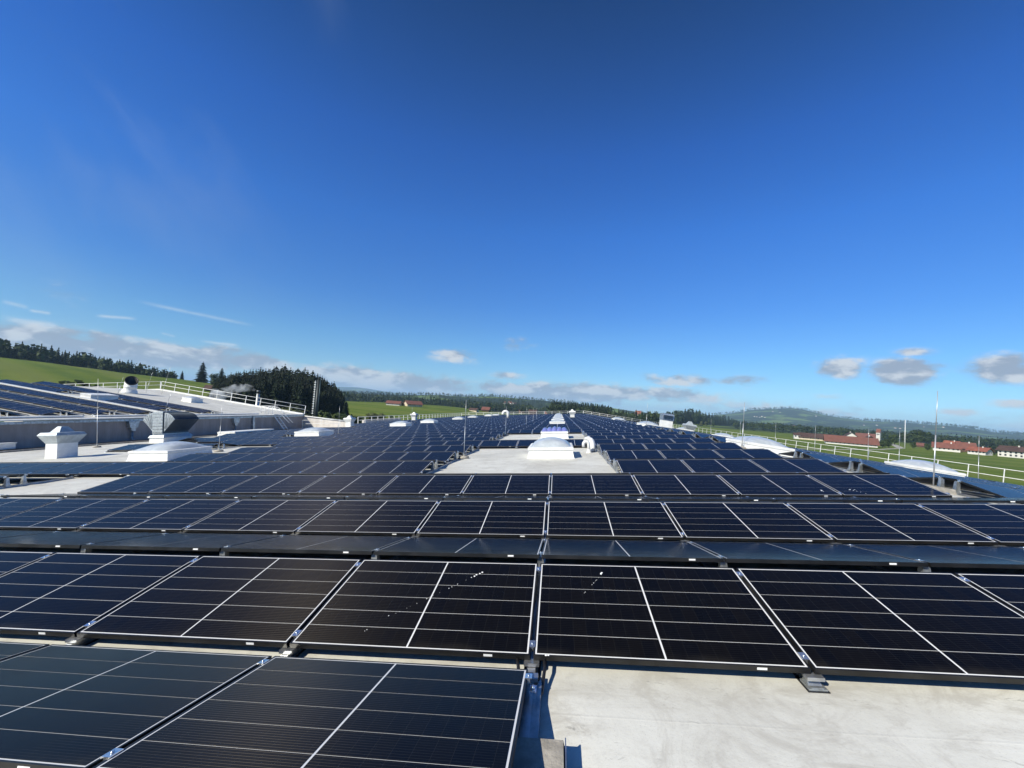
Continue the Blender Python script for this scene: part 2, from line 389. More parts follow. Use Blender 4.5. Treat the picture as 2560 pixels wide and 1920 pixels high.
hall2 = thing('neighbouring_hall', 'higher hall on the left with pale wall, panels and a white railing', 'building', MM)
LL = T3(XE, 0, ZE_) @ RY(SLEFT)
b = MB(); sheet(b, XR2, 0.0, YB, YG, 0, 4, 6); b.build('roof_skin', MAT['membrane'], hall2, LL)
ridge = LL @ Vector((XR2, 0, 0))
b = MB(); sheet(b, -24, 0, YB, YG, 0, 3, 6); b.build('roof_skin', MAT['membrane'], hall2, T3(*ridge))
b = MB(); b.quad((XE, YB, ZR-.05), (XE, YG, ZR-.05), (XE, YG, ZE_-.21), (XE, YB, ZE_-.21)); b.build('wall', MAT['wall_shade_tint'], hall2)
b = MB(); b.quad((XE, YG, -14), (XE-.01, YG, ZE_-.02), (ridge.x, YG, ridge.z-.02), (ridge.x-24, YG, ridge.z-.02), (ridge.x-24, YG, -14)); b.build('gable_wall', MAT['wall_render'], hall2)
b = MB(); b.box(XE-.05, XE+.12, YB, YG+.05, ZE_-.21, ZE_-.05); b.build('gutter', MAT['galvanised'], hall2)
b = MB(); b.box(-.14, .06, YB, YG+.1, .0, .07); b.build('eave_trim', MAT['white_gloss'], hall2, LL)
b = MB(); b.box(XR2, 0, YG-.12, YG+.12, -.12, .16); b.build('verge_trim', MAT['white_gloss'], hall2, LL)
b = MB(); b.box(-24, 0, YG-.12, YG+.12, -.12, .16); b.build('verge_trim', MAT['white_gloss'], hall2, T3(*ridge))
for yy in (24.7, 34.6):                           # rainwater heads with their pipes
    b = MB(); b.box(XE+.002, XE+.30, yy-.28, yy+.28, .86, ZE_-.22, top=(0, 0, -.12, -.12)); b.box(XE+.02, XE+.26, yy-.16, yy+.16, .62, .86)
    b.tube([(XE+.14, yy, .64), (XE+.14, yy, .05), (XE+.35, yy, -.06)], .075, 10); b.build('downpipe', MAT['galvanised'], hall2)
b = MB(); b.box(XE+.005, XE+.20, 36.9, 37.15, ZR, ZE_-.06); b.build('expansion_profile', MAT['galvanised'], hall2)

# lit cross wall at the end of the higher hall and the parapet that runs on behind it
b = MB()
for x0, x1, h0, h1 in ((XE, -29.0, 1.50, 1.12), (-29.0, -25.9, 1.12, .72)):
    p = [(x0, 45.7, 0), (x1, 45.7, 0), (x1, 46.0, 0), (x0, 46.0, 0), (x0, 45.7, h0), (x1, 45.7, h1), (x1, 46.0, h1), (x0, 46.0, h0)]
    i = len(b.v); b.v += p
    for f in ((4, 5, 6, 7), (0, 1, 5, 4), (1, 2, 6, 5), (2, 3, 7, 6), (3, 0, 4, 7)): b.f.append(tuple(i+q for q in f)); b.m.append(0); b.sm.append(False)
cw = b.build('parapet_wall', MAT['wall_render'], None, MM @ T3(0, 0, ZR)); tag(cw, 'sunlit cream parapet wall stepping down from the higher hall, pipes before it', 'wall')
b = MB(); b.tube([(XE, 45.62, 1.52), (-29, 45.62, 1.14), (-25.85, 45.62, .74)], .07, 6); b.build('coping', MAT['white_gloss'], cw)
b = MB(); b.box(-31.3, -31.0, 60, 75.5, 0, .62); b.box(-31.0, -30.9, 60, 75.5, .5, .66)
pw = b.build('parapet_wall', MAT['wall_render'], None, MM @ T3(0, 0, ZR)); tag(pw, 'low shaded grey parapet at the far left roof edge behind the railing', 'wall')

# ------------------------------------------------------------------ one solar module and its parts
FL, MG = .011, .0115                              # frame lip, white margin
def uv_xy(me):
    uv = me.uv_layers.new(name='UVMap')
    for l in me.loops:
        c = me.vertices[l.vertex_index].co; uv.data[l.index].uv = (c.x, c.y)
def m_frame():
    b = MB(); h = .035
    for x0, x1, y0, y1 in ((0, PW, 0, FL), (0, PW, PL-FL, PL), (0, FL, FL, PL-FL), (PW-FL, PW, FL, PL-FL)):
        b.box(x0, x1, y0, y1, -h, 0)
    b.quad((FL, FL, -.030), (FL, PL-FL, -.030), (PW-FL, PL-FL, -.030), (PW-FL, FL, -.030))
    return b.mesh('frame', MAT['black_frame'])
ME_FRAME = m_frame()
b = MB(); b.quad((FL, FL, -.0022), (PW-FL, FL, -.0022), (PW-FL, PL-FL, -.0022), (FL, PL-FL, -.0022)); ME_BACK = b.mesh('backsheet', MAT['backsheet'])
STRIPS = []
_hw = (PW-2*FL-2*MG-.013)/2; _sh = (PL-2*FL-2*MG-5*.0045)/6
for c in range(2):
    for r in range(6):
        x0 = FL+MG+c*(_hw+.013); y0 = FL+MG+r*(_sh+.0045)
        STRIPS.append((x0, x0+_hw, y0, y0+_sh))
ME_STRIP = []
for s in STRIPS:
    b = MB(); b.box(*s, -.0021, -.0009); me = b.mesh('cell_strip', MAT['solar_cells']); uv_xy(me); ME_STRIP.append(me)
b = MB()
for s in STRIPS: b.box(*s, -.0021, -.0009)
ME_CELLS = b.mesh('cells', MAT['solar_cells']); uv_xy(ME_CELLS)
b = MB(); b.box(PW-.315, PW-.255, -.0015, 0, -.024, -.009); ME_STICK = b.mesh('sticker', MAT['sticker'])
b = MB(); b.box(PW-.315, PW-.255, PL, PL+.0015, -.024, -.009); ME_STICKA = b.mesh('sticker', MAT['sticker'])

def panel_matrix(MF, x0, k, typ, z0=0.0, y0=None):
    """MF: roof frame; x0: left edge of the module"""
    if typ == 'T':
        yy = yk(k, 0) if y0 is None else y0
        return MF @ T3(x0, yy, z0) @ RX(TILT)
    yy = yk(k, 2) if y0 is None else y0
    return MF @ T3(x0, yy, z0+LS) @ RX(-TILT)
def vis_area(M):
    """rough size in the photograph (px^2), 0 when outside"""
    q = []
    for x, y in ((0, 0), (PW, 0), (PW, PL), (0, PL)):
        d = M @ Vector((x, y, 0)) - CW; zc_ = d.dot(CF)
        if zc_ < .15: return 0
        q.append((1280+FPX*d.dot(CR_)/zc_, 960-FPX*d.dot(CU)/zc_))
    if max(a for a, _ in q) < 0 or min(a for a, _ in q) > 2560 or min(b_ for _, b_ in q) > 1920: return 0
    A = 0
    for i in range(4): A += q[i][0]*q[(i+1) % 4][1]-q[(i+1) % 4][0]*q[i][1]
    c = M @ Vector((PW/2, PL/2, 0)); nrm = (M.to_3x3() @ Vector((0, 0, 1)))
    f = 1.0 if (CW-c).dot(nrm) > 0 else 0.25
    return abs(A)/2*f

PANELS = []     # (matrix, type, field, row k, column, area)
SUPP = []       # (frame, x, k, field, j, is_end)
def add_row(field, MF, xoff, k, spans, types='TA', z0=0.0, y0T=None):
    for (a, c) in spans:
        for j in range(a, c):
            x0 = xoff + j*PX + (PX-PW)/2
            for ty in types:
                yy = None if y0T is None else (y0T if ty == 'T' else y0T+LC+GR)
                M = panel_matrix(MF, x0, k, ty, z0, yy); PANELS.append([M, ty, field, k, j, vis_area(M)])
        for j in range(a, c+1): SUPP.append((MF, xoff+j*PX, k, field, j, j == a, j == c, types, z0, y0T))
SP = {-1: [(-4, 0)], 0: [(-5, 4)], 1: [(-8, 5)], 2: [(-12, -8), (-6, 4)], 3: [(-15, -2), (1, 4)], 4: [(-8, -2), (1, 4)], 5: [(-8, -2), (1, 4)], 6: [(-13, -10), (-8, 4)],
      7: [(-11, -2), (1, 4)], 8: [(-14, -2), (1, 4)], 9: [(-14, -11), (-9, -2), (1, 4)], 10: [(-15, -11), (-9, 4)]}
CGAP = {15, 19, 23, 27, 31, 35, 39}; LGAP = {15, 16, 19, 20, 26, 32, 39, 44}
for k in range(11, 47):
    left = -15 if k < 15 else (-13 if k < 18 else -16)
    sp = []
    cur = left
    if k in LGAP: sp.append((cur, -11)); cur = -9
    if k in CGAP: sp.append((cur, -2)); cur = 1
    sp.append((cur, 4)); SP[k] = sp
for k, sp in SP.items():
    if k == -1: add_row('main', MM, 0.0, k, sp, 'A')
    elif k == 1: add_row('main', MM, 0.0, k, sp, 'T'); add_row('main', MM, 0.0, k, [(-6, 5)], 'A')
    else: add_row('main', MM, 0.0, k, sp)
for k in range(2, 47):
    sp = [(0, 8)]
    if k in (5, 6, 14, 22): sp = [(1, 8)]
    if k == 6: sp = [(1, 4), (6, 8)]
    if k in (15, 16, 20, 24): sp = [(0, 4), (6, 8)]
    add_row('right', MR, .50, k, sp)
for n, (ry, sp) in enumerate(((15.2, [(-11, 0)]), (18.3, [(-11, 0)]), (21.35, [(-11, 0)]), (24.4, [(-11, 0)]), (27.45, [(-11, 0)]), (30.5, [(-11, -7), (-4, -1)]), (33.5, [(-11, 0)]))):
    add_row('left', ML, -1.5, n, sp, 'TA', .11, ry-LC)

PANELS.sort(key=lambda p: -p[5])
vis = [p for p in PANELS if p[5] > 0]
NTHINGS = 300
def panel_label(ty, field, k, j):
    face = 'tilted toward us' if ty == 'T' else 'tilted away'
    if field == 'main':
        side = (ordw(j+1)+' right of' if j >= 0 else ordw(-j)+' left of')
        return 'dark solar panel %s, %s double row, %s central seam' % (face, ordw(k+1) if k >= 0 else 'nearest', side)
    if field == 'right':
        return 'solar panel %s on right slope, row %s, %s from ridge gap' % (face, ordw(k-1), ordw(j+1))
    return 'blue solar panel %s on higher left roof, row %s, %s from eave' % (face, ordw(k+1), ordw(-j))
def make_panel(M, ty, field, k, j, area):
    e = thing('solar_module', panel_label(ty, field, k, j), 'solar panel', M, 'solar panels in rows on the roofs')
    obj('frame', ME_FRAME, e); obj('backsheet', ME_BACK, e)
    if field == 'main' and k <= 1 and area > 5000:
        for me in ME_STRIP: obj('cell_strip', me, e)
    else: obj('cells', ME_CELLS, e)
    if area > 900: obj('sticker', ME_STICK, e)
for p in vis[:NTHINGS]: make_panel(*p)
# the far rest of the field reads as one mass
rest = MB(); RV = rest
uvs = []
for M, ty, field, k, j, area in vis[NTHINGS:]+[p for p in PANELS if p[5] == 0 and p[2] != 'main']:
    def P(x, y, z): return tuple(M @ Vector((x, y, z)))
    h = -.035
    def qd(c, z, mat):
        x0, x1, y0, y1 = c; rest.quad(P(x0, y0, z), P(x1, y0, z), P(x1, y1, z), P(x0, y1, z), mat=mat); uvs.extend([(x0, y0), (x1, y0), (x1, y1), (x0, y1)])
    qd((0, PW, 0, PL), -.0040, 0); qd((FL, PW-FL, FL, PL-FL), -.0022, 1)
    for c in range(2): qd((STRIPS[c*6][0], STRIPS[c*6][1], STRIPS[0][2], STRIPS[5][3]), -.0009, 2)
    for a, c in (((0, 0), (PW, 0)), ((PW, 0), (PW, PL)), ((PW, PL), (0, PL)), ((0, PL), (0, 0))):
        rest.quad(P(a[0], a[1], h), P(c[0], c[1], h), P(c[0], c[1], -.001), P(a[0], a[1], -.001), mat=0); uvs.extend([(0, 0)]*4)
me = rest.mesh('solar_panel_field', [MAT['black_frame'], MAT['backsheet'], MAT['solar_cells']])
uvl = me.uv_layers.new(name='UVMap')
for i, u in enumerate(uvs): uvl.data[i].uv = u
tag(obj('solar_panel_field', me), 'far rows of dark solar panels fading toward the end of the roof', 'solar panels', kind='stuff')

# ------------------------------------------------------------------ rails, posts and clamps that carry the panels
def m_rail(first):
    b = MB(); y0 = .06 if first else -.075
    b.box(-.04, .04, y0, PP-.085, ZR, ZR+.012); b.box(-.026, .026, y0, PP-.085, ZR+.012, ZR+.048); b.box(-.055, .055, y0-.01, y0+.30, ZR-.001, ZR+.006, mat=1)
    return b.mesh('base_rail', [MAT['aluminium'], MAT['black_plastic']])
ME_RAIL = m_rail(False); ME_RAIL0 = m_rail(True)
def m_post():
    b = MB(); b.box(-.040, .040, -.042, .042, ZR+.048, LS-.05, top=(.010, .010, .014, .014)); b.box(-.03, .03, -.022, .022, LS-.05, LS-.036)
    for s in (-1, 1): b.box(s*.045-.004, s*.045+.004, -.05, .05, ZR+.03, ZR+.09)
    return b.mesh('post', MAT['galvanised'])
ME_POST = m_post()
b = MB(); b.box(-.05, .05, -.028, .03, -.058, -.037); b.box(-.035, .035, -.012, .03, ZR+.048, -.058); ME_FOOT = b.mesh('foot', MAT['aluminium'])
b = MB(); b.box(-.021, .021, -.03, .03, .0005, .0045); b.box(-.009, .009, -.03, .03, -.03, .0005)
b.lathe([(.0075, .0045), (.0075, .011), (.004, .012)], 8); ME_CLAMP = b.mesh('clamp', MAT['clamp_metal'])
far_clamps = MB(); n_supp = 0
for MF, x, k, field, j, isa, isc, types, z0, y0T in SUPP:
    ybase = yk(k, 0) if y0T is None else y0T
    M = MF @ T3(x, ybase, z0)
    d = M @ Vector((0, LC, 0)) - CW; zc_ = d.dot(CF); px = 1280+FPX*d.dot(CR_)/zc_ if zc_ > .1 else -9e9
    if zc_ < -3 or not (-500 < px < 3100) and zc_ > 1.5: continue
    dist = d.length
    def clampM(ty, s):
        return (T3(0, 0, 0) @ RX(TILT) @ T3(0, s, 0)) if ty == 'T' else (T3(0, LC+GR, LS) @ RX(-TILT) @ T3(0, s, 0))
    near = (field == 'main' and dist < 13.5) or ((isa or isc) and dist < 26 and field != 'left')
    if near and k == 1 and types == 'A' and field == 'main' and j > -6:
        for s in (.10, PL-.10):                                      # carried by the rail already built for this row
            pass
    if near:
        if field == 'main':
            where = 'at the central seam' if j == 0 else '%s seam %s of centre' % (ordw(abs(j)), 'right' if j > 0 else 'left')
            lab = 'metal rail with posts and clamps, %s double row, %s' % (ordw(k+1) if k >= 0 else 'nearest', where)
        else: lab = 'metal rail with posts at a panel row end, right slope, row %s, seam %s' % (ordw(k-1), ordw(j+1))
        if types == 'A' and k == 1: lab = lab.replace('metal rail', 'rear metal rail')
        e = thing('panel_support', lab, 'panel support', M, 'panel supports under the rows')
        if 'T' in types or k == -1: obj('base_rail', ME_RAIL0 if field == 'main' and k == 0 and j >= 1 else ME_RAIL, e)
        for ty in types:
            for s in (.10, PL-.10): obj('clamp', ME_CLAMP, e, clampM(ty, s))
        if 'T' in types: obj('post', ME_POST, e, T3(0, LC-.055, 0)); obj('foot', ME_FOOT, e)
        if 'A' in types: obj('post', ME_POST, e, T3(0, LC+GR+.055, 0)); obj('foot', ME_FOOT, e, T3(0, 2*LC+GR, 0) @ RZ(math.pi))
        n_supp += 1
    else:
        for ty in types:
            for s in (.10, PL-.10):
                Q = M @ clampM(ty, s); far_clamps.box(-.024, .024, -.035, .035, .0, .009, M=Q)
        far_clamps.box(-.05, .05, -.03, .03, -.058, -.03, M=M)
        far_clamps.box(-.05, .05, -.03, .03, -.058, -.03, M=M @ T3(0, 2*LC+GR, 0))
        if isa or isc or field == 'left':
            far_clamps.box(-.045, .045, -.05, .05, ZR, LS-.05, top=(.012, .012, .02, .02), M=M @ T3(0, LC-.055, 0))
            far_clamps.box(-.045, .045, -.05, .05, ZR, LS-.05, top=(.012, .012, .02, .02), M=M @ T3(0, LC+GR+.055, 0))
            far_clamps.box(-.04, .04, -.1, PP-.1, ZR, ZR+.05, M=M)
tag(far_clamps.build('panel_clamps', MAT['clamp_metal']), 'bright metal clamps glinting between the far solar panels', 'clamps', kind='stuff')
# ------------------------------------------------------------------ rooflights
def cap_surface(mb, w, d, h, z, n=10, mat=0, e=.62, cx=0, cy=0):
    i0 = len(mb.v)
    for a in range(n+1):
        for c in range(n+1):
            u, v = -1+2*c/n, -1+2*a/n
            mb.v.append((cx+u*w/2, cy+v*d/2, z+h*max(0, (1-u*u)*(1-v*v))**e))
    for a in range(n):
        for c in range(n):
            k = i0+a*(n+1)+c; mb.f.append((k, k+1, k+n+2, k+n+1)); mb.m.append(mat); mb.sm.append(True)
def rooflight(M, label, w=1.58, d=1.95, curb=.30, rise=.30, style='dome', cat='rooflight', group='rooflight domes on the roof'):
    e = thing('rooflight', label, cat, M, group)
    b = MB(); hw, hd = w/2, d/2
    b.rings([[(sx*(hw+f), sy*(hd+f), z) for sx, sy in ((-1, -1), (1, -1), (1, 1), (-1, 1))] for f, z in ((.05, 0), (.03, .03), (-.02, curb))], smooth=False); b.build('curb', MAT['white_gloss'], e)
    b = MB(); b.rings([[(sx*(hw+f), sy*(hd+f), z) for sx, sy in ((-1, -1), (1, -1), (1, 1), (-1, 1))] for f, z in ((.0, curb-.02), (.015, curb), (.015, curb+.085), (-.05, curb+.10), (-.07, curb+.095))], smooth=False); b.build('frame', MAT['white_gloss'], e)
    b = MB()
    if style == 'dome': cap_surface(b, w-.12, d-.12, rise, curb+.09, 12); b.build('dome', MAT['acrylic'], e)
    elif style == 'lobes':
        for i in range(5):
            b = MB(); cx = -w/2+.06+(w-.12)*(i+.5)/5; s = .36
            cap_surface(b, s, d-.16, .27-.03*abs(i-2), curb+.088, 8, e=.5, cx=cx); b.build('lobe', MAT['acrylic_blue'], e)
    else:
        b.rings([[(sx*(hw+f), sy*(hd+f), z) for sx, sy in ((-1, -1), (1, -1), (1, 1), (-1, 1))] for f, z in ((.03, curb+.085), (.03, curb+.13), (-.05, curb+.17))], smooth=False); b.build('lid', MAT['white_gloss'], e)
    return e
B0 = MM @ T3(0, 0, ZR)
rooflight(B0 @ T3(-.125, 12.82, 0), 'nearest large grey dome rooflight in the central roof gap')
rooflight(B0 @ T3(-.11, 22.55, 0), 'rooflight with a row of violet-blue bubbles in the central gap', style='lobes', curb=.33)
for i, y in enumerate((40.6, 51.1, 61.5, 72.0, 82.4, 92.9, 103.3)):
    rooflight(B0 @ T3(-.05, y, 0), 'white dome rooflight, %s in the line beyond the violet-blue one' % ordw(i+1), curb=.36, rise=.22)
rooflight(B0 @ T3(-16.15, 12.95, 0), 'large white dome rooflight at the left, beside the square vent cowl', 1.75, 2.1)
for i, y in enumerate((25.6, 42.2, 52.4, 69.0, 84.0, 103.6, 116.0)):
    rooflight(B0 @ T3(-17.7 if i < 4 else -18.3, y, 0), 'white dome rooflight of the left line, %s beyond the vent cowl' % ordw(i+1), 1.85, 1.95, .40, .26)
RB = MR @ T3(0, 0, ZR)
for i, (x, y) in enumerate(((1.15, 15.9), (1.25, 38.2), (1.3, 58.5))):
    rooflight(RB @ T3(x, y, 0), 'dome rooflight just right of the ridge gap, %s from the camera' % ordw(i+1), 1.75, 2.2, .24, .28)
for i, (x, y) in enumerate(((9.35, 18.2), (9.7, 42.0), (9.3, 54.0), (9.9, 65.5))):
    rooflight(RB @ T3(x, y, 0), 'dome rooflight low on the right roof slope, %s from the camera' % ordw(i+1), 1.75, 2.0, curb=.34 if i == 0 else .26)
LB = ML
rooflight(LB @ T3(-9.95, 30.2, 0), 'flat white roof hatch on the higher left roof among panels', 1.1, 2.3, .36, style='lid', cat='roof hatch')
rooflight(LB @ T3(-9.75, 39.6, 0), 'small white rooflight alone on the bare higher left roof', 1.2, 1.5, .36, .16)
rooflight(B0 @ T3(-27.0, 30.4, 0), 'long low white roof hatch at the foot of the higher wall', 1.55, 4.6, .26, style='lid', cat='roof hatch')
b = MB(); b.box(-31.4, -30.3, 16.2, 17.1, 0, .42, top=(.01, .01, .01, .01)); b.box(-31.43, -30.27, 16.17, 17.13, .42, .46)
tag(b.build('vent_box', MAT['white_gloss'], None, B0), 'plain white metal box at the left edge beside the higher wall', 'vent box')

# ------------------------------------------------------------------ vents
def rect_rings(mb, spec, mat=0, cap0=True, cap1=True):
    mb.rings([[(sx*hx, sy*hy, z) for sx, sy in ((-1, -1), (1, -1), (1, 1), (-1, 1))] for hx, hy, z in spec], mat, False, cap0, cap1)
def cowl(M, label, s=1.0, h=.62, capm='galvanised'):
    e = thing('vent_cowl', label, 'vent cowl', M, 'square roof vent cowls')
    b = MB(); rect_rings(b, [(.31*s, .40*s, 0), (.30*s, .39*s, h)]); b.build('shaft', MAT['white_gloss'], e)
    b = MB(); rect_rings(b, [(.31*s, .40*s, h), (.49*s, .58*s, h+.34*s), (.49*s, .58*s, h+.36*s)]); b.build('flared_hood', MAT['galv_sheet'] if capm == 'galvanised' else MAT['white_gloss'], e)
    b = MB(); rect_rings(b, [(.50*s, .59*s, h+.362*s), (.43*s, .51*s, h+.48*s), (.25*s, .30*s, h+.49*s), (.10*s, .13*s, h+.74*s)]); b.build('cap', MAT['galv_sheet' if capm == 'galvanised' else capm], e)
    return e
cowl(B0 @ T3(-22.05, 13.3, 0), 'large square vent cowl with pyramid cap at the left', 1.0, .66)
cowl(B0 @ T3(-23.75, 42.0, 0), 'white square vent cowl beside the sunlit parapet', 1.0, .72, 'white_gloss')
cowl(B0 @ T3(-25.9, 69.0, 0), 'small white vent cowl before the far left railing', 1.15, .85, 'white_gloss')
cowl(B0 @ T3(2.4, 69.5, 0), 'pale vent cowl beside the far end of the central dome line', 1.2, .75, 'white_gloss')
cowl(RB @ T3(9.2, 52.0, 0), 'grey vent cowl far down on the right slope', 1.4, .45)
e = thing('vent_box', 'white vent box with dark louvre behind a right-hand dome', 'vent box', RB @ T3(2.9, 38.4, 0))
b = MB(); b.box(-.5, .5, -.5, .5, 0, 1.0); b.build('housing', MAT['white_gloss'], e)
b = MB(); b.box(-.55, .55, -.56, .5, 1.0, 1.62, top=(0, 0, .10, 0)); b.build('hood', MAT['galvanised'], e)
b = MB()
for i in range(5): b.box(-.46, .46, -.60, -.52, 1.06+i*.09, 1.09+i*.09)
b.build('louvre', MAT['black_plastic'], e)

# twin-winged galvanised exhaust hood
e = thing('exhaust_hood', 'big galvanised exhaust hood with two curved wings by the higher wall', 'exhaust hood', B0 @ T3(-26.7, 23.0, 0) @ Matrix.Diagonal((.82, .80, 1, 1)))
b = MB(); rect_rings(b, [(.66, 1.35, 0), (.64, 1.32, .34)]); b.build('curb', MAT['white_gloss'], e)
b = MB(); rect_rings(b, [(.72, 1.40, .34), (.62, 1.30, .50), (.50, 1.20, .52), (.50, 1.20, .62)]); b.build('collar', MAT['galv_sheet'], e)
b = MB(); rect_rings(b, [(.44, 1.18, .60), (.44, 1.18, 2.08)]); b.build('duct', MAT['galv_sheet_shaded'], e)
b = MB(); rect_rings(b, [(.455, .03, .62), (.455, .03, 2.10)]); du = b.build('front_sheet', MAT['galv_sheet'], e, T3(0, -1.26, 0))
for i in range(7):
    z = .66+i*.205; b = MB(); b.box(-.45, .45, -.045, -.03, z, z+.085); b.build('fold', MAT['galvanised'], du)
for s in (-1, 1):
    n = 9; prof = []
    for i in range(n+1):
        a = R(84-i*(84-38)/n); prof.append((.50+1.22*math.cos(a), .80+1.22*math.sin(a)))
    prof = [(.50, .74), (.50, 2.00)]+prof
    def ext(y0, y1, pr):
        r0 = [(s*x, y0, z) for x, z in pr]; r1 = [(s*x, y1, z) for x, z in pr]
        return [r1, r0] if s > 0 else [r0, r1]
    b = MB(); b.rings(ext(-1.15, 1.16, prof), smooth=False)
    w_ = b.build('wing', MAT['galv_sheet_shaded'], e)
    for i in range(12):                            # ribs round the curved back of the wing
        y = -1.0+i*.18; b = MB(); b.rings(ext(y, y+.05, [(.50+(x-.50)*1.015, .80+(z-.80)*1.015) for x, z in prof[2:]]+[(.50+(x-.50)*.97, .80+(z-.80)*.97) for x, z in reversed(prof[2:])]), smooth=False); b.build('rib', MAT['galv_sheet_shaded'], w_)
    b = MB(); b.rings(ext(-1.19, -1.15, prof), smooth=False); fs = b.build('wing_face', MAT['galv_sheet'], e)
    for i in range(0, n, 2):
        a0, a1 = R(84-i*(84-38)/n), R(84-(i+.9)*(84-38)/n)
        q = [(.56+.10*math.cos(a0), .86+.10*math.sin(a0)), (.52+1.19*math.cos(a0), .80+1.17*math.sin(a0)), (.52+1.19*math.cos(a1), .80+1.17*math.sin(a1)), (.56+.10*math.cos(a1), .86+.10*math.sin(a1))]
        b = MB(); b.rings(ext(-1.215, -1.19, q), smooth=False); b.build('fold', MAT['galvanised'], fs)

# slanted exhaust stack on the higher roof
e = thing('exhaust_stack', 'stout pale exhaust stack with slanted dark mouth on higher left roof', 'exhaust stack', LB @ T3(-15.9, 37.8, 0) @ Matrix.Scale(.94, 4))
b = MB(); b.lathe([(.80, 0), (.74, .12), (.70, .34), (.66, .36)], 24); b.build('collar', MAT['white_gloss'], e)
n = 28; r_ = .60
def slant(rr, dz): return [(rr*math.cos(2*math.pi*k/n), rr*math.sin(2*math.pi*k/n), 1.52+dz+.46*math.cos(2*math.pi*k/n-R(140))*rr/r_) for k in range(n)]
def flat(rr, z): return [(rr*math.cos(2*math.pi*k/n), rr*math.sin(2*math.pi*k/n), z) for k in range(n)]
b = MB(); b.rings([flat(.66, .30), flat(r_, .42), flat(r_, .70), flat(r_+.03, .72), flat(r_+.03, .80), flat(r_, .82), slant(r_, 0)], cap1=False); b.build('pipe', MAT['white_gloss'], e)
b = MB(); b.rings([slant(r_+.03, -.04), slant(r_+.03, .02), slant(r_-.03, .02), slant(r_-.03, -.10), flat(r_-.05, .55)], cap0=False); b.build('mouth', MAT['black_plastic'], e)

# goosenecks
def gooseneck(M, label, r, h, reach, mat, ang=0):
    e = thing('gooseneck_pipe', label, 'vent pipe', M @ RZ(ang), 'bent vent pipes')
    pts = [(0, 0, 0), (0, 0, h-reach/2)]
    for i in range(1, 9):
        a = math.pi*i/8; pts.append((-reach/2+reach/2*math.cos(a), 0, h-reach/2+reach/2*math.sin(a)))
    pts.append((-reach, 0, h-reach/2-.12))
    b = MB(); b.tube(pts, r, 14); b.build('pipe', MAT[mat], e)
    b = MB(); b.lathe([(r+.07, 0), (r+.05, .03), (r+.015, .05), (r+.015, .14)], 16); b.build('collar', MAT['white_gloss'], e)
    b = MB(); b.tube([(-reach, 0, h-reach/2-.122), (-reach, 0, h-reach/2-.128)], r*.86, 12); b.build('mouth', MAT['black_plastic'], e)
gooseneck(B0 @ T3(1.33, 13.7, 0), 'white bent vent pipe to the right of the nearest dome', .06, .44, .20, 'white_gloss')
gooseneck(B0 @ T3(-9.8, 77.0, 0), 'white bent vent pipe standing far off in the left panel field', .28, 1.5, 1.0, 'white_gloss')
e = thing('insulated_pipe', 'thick pale insulated pipe arching behind the white vent pipe', 'pipe', B0)
b = MB(); b.tube([(1.52, 14.1, 0), (1.52, 14.2, .25), (1.50, 14.5, .42), (1.42, 15.1, .46), (1.36, 15.6, .40), (1.33, 15.9, .22), (1.33, 16.0, 0)], .10, 14); b.build('pipe', MAT['white_paint'], e)
b = MB()
for y in (14.6, 15.2): b.tube([(1.49-(y-14.6)*.1, y, .43), (1.49-(y-14.6)*.1, y+.04, .432)], .106, 14)
b.build('band', MAT['galvanised'], e)

# ------------------------------------------------------------------ lightning rods
def rod(M, h, label, block=True, lean=0.0, r=.011):
    e = thing('lightning_rod', label, 'lightning rod', M, 'thin lightning rods on the roofs')
    b = MB(); L = RY(lean)
    b.tube([L @ Vector((0, 0, .05)), L @ Vector((0, 0, h*.55))], r, 6); b.tube([L @ Vector((0, 0, h*.55)), L @ Vector((0, 0, h))], [r*.72, r*.5], 6); b.build('rod', MAT['steel_rod'], e)
    if block:
        b = MB(); b.lathe([(.19, 0), (.19, .07), (.17, .09), (.05, .10), (.04, .13)], 18); b.build('foot', MAT['concrete'], e)
        b = MB(); b.box(-.035, .035, -.02, .02, .09, .18); b.build('holder', MAT['galvanised'], e)
rod(B0 @ T3(-3.31, 12.05, 0), 2.15, 'thin lightning rod on a round concrete foot, left of the nearest dome', lean=.055)
rod(B0 @ T3(-3.45, 24.8, 0), 2.0, 'lightning rod left of the rooflight with violet-blue bubbles', lean=.05)
for i, (x, y, h, l) in enumerate(((-3.4, 41.7, 2.0, .05), (-3.3, 51.6, 2.0, .05), (-3.4, 62.0, 2.0, .04))):
    rod(B0 @ T3(x, y, 0), h, 'far lightning rod along the left edge of the central gap, %s of three' % ordw(i+1), lean=l, r=.016)
rod(B0 @ T3(-27.05, 18.65, 0), 4.1, 'tall lightning rod before the higher wall, right of the square cowl', lean=-.03, r=.016)
rod(B0 @ T3(-16.2, 15.4, 0), 2.3, 'lightning rod behind the left-hand dome rooflight', lean=.05)
rod(B0 @ T3(-17.0, 27.6, 0), 2.3, 'lightning rod beside the second dome of the left line', lean=.05, r=.014)
rod(B0 @ T3(-17.9, 46.0, 0), 2.4, 'lightning rod between the third and fourth domes of the left line', lean=.05, r=.016)
rod(RB @ T3(.06, 6.25, .03), 1.95, 'tall lightning rod in the ridge gap at the right', False, lean=-.06, r=.011)
e = thing('ballast_block', 'tan concrete ballast block under the right-hand lightning rod', 'concrete block', RB @ T3(.05, 6.25, 0))
b = MB(); b.box(-.26, .30, -.16, .16, 0, .10, top=(.02, .02, .02, .02)); b.build('block', MAT['concrete'], e)
for i, (x, y, h) in enumerate(((.15, 15.0, 1.9), (.2, 34.0, 2.2))):
    rod(RB @ T3(x, y, 0), h, 'lightning rod further along the ridge gap, %s beyond the tall one' % ordw(i+1), lean=-.07, r=.016)
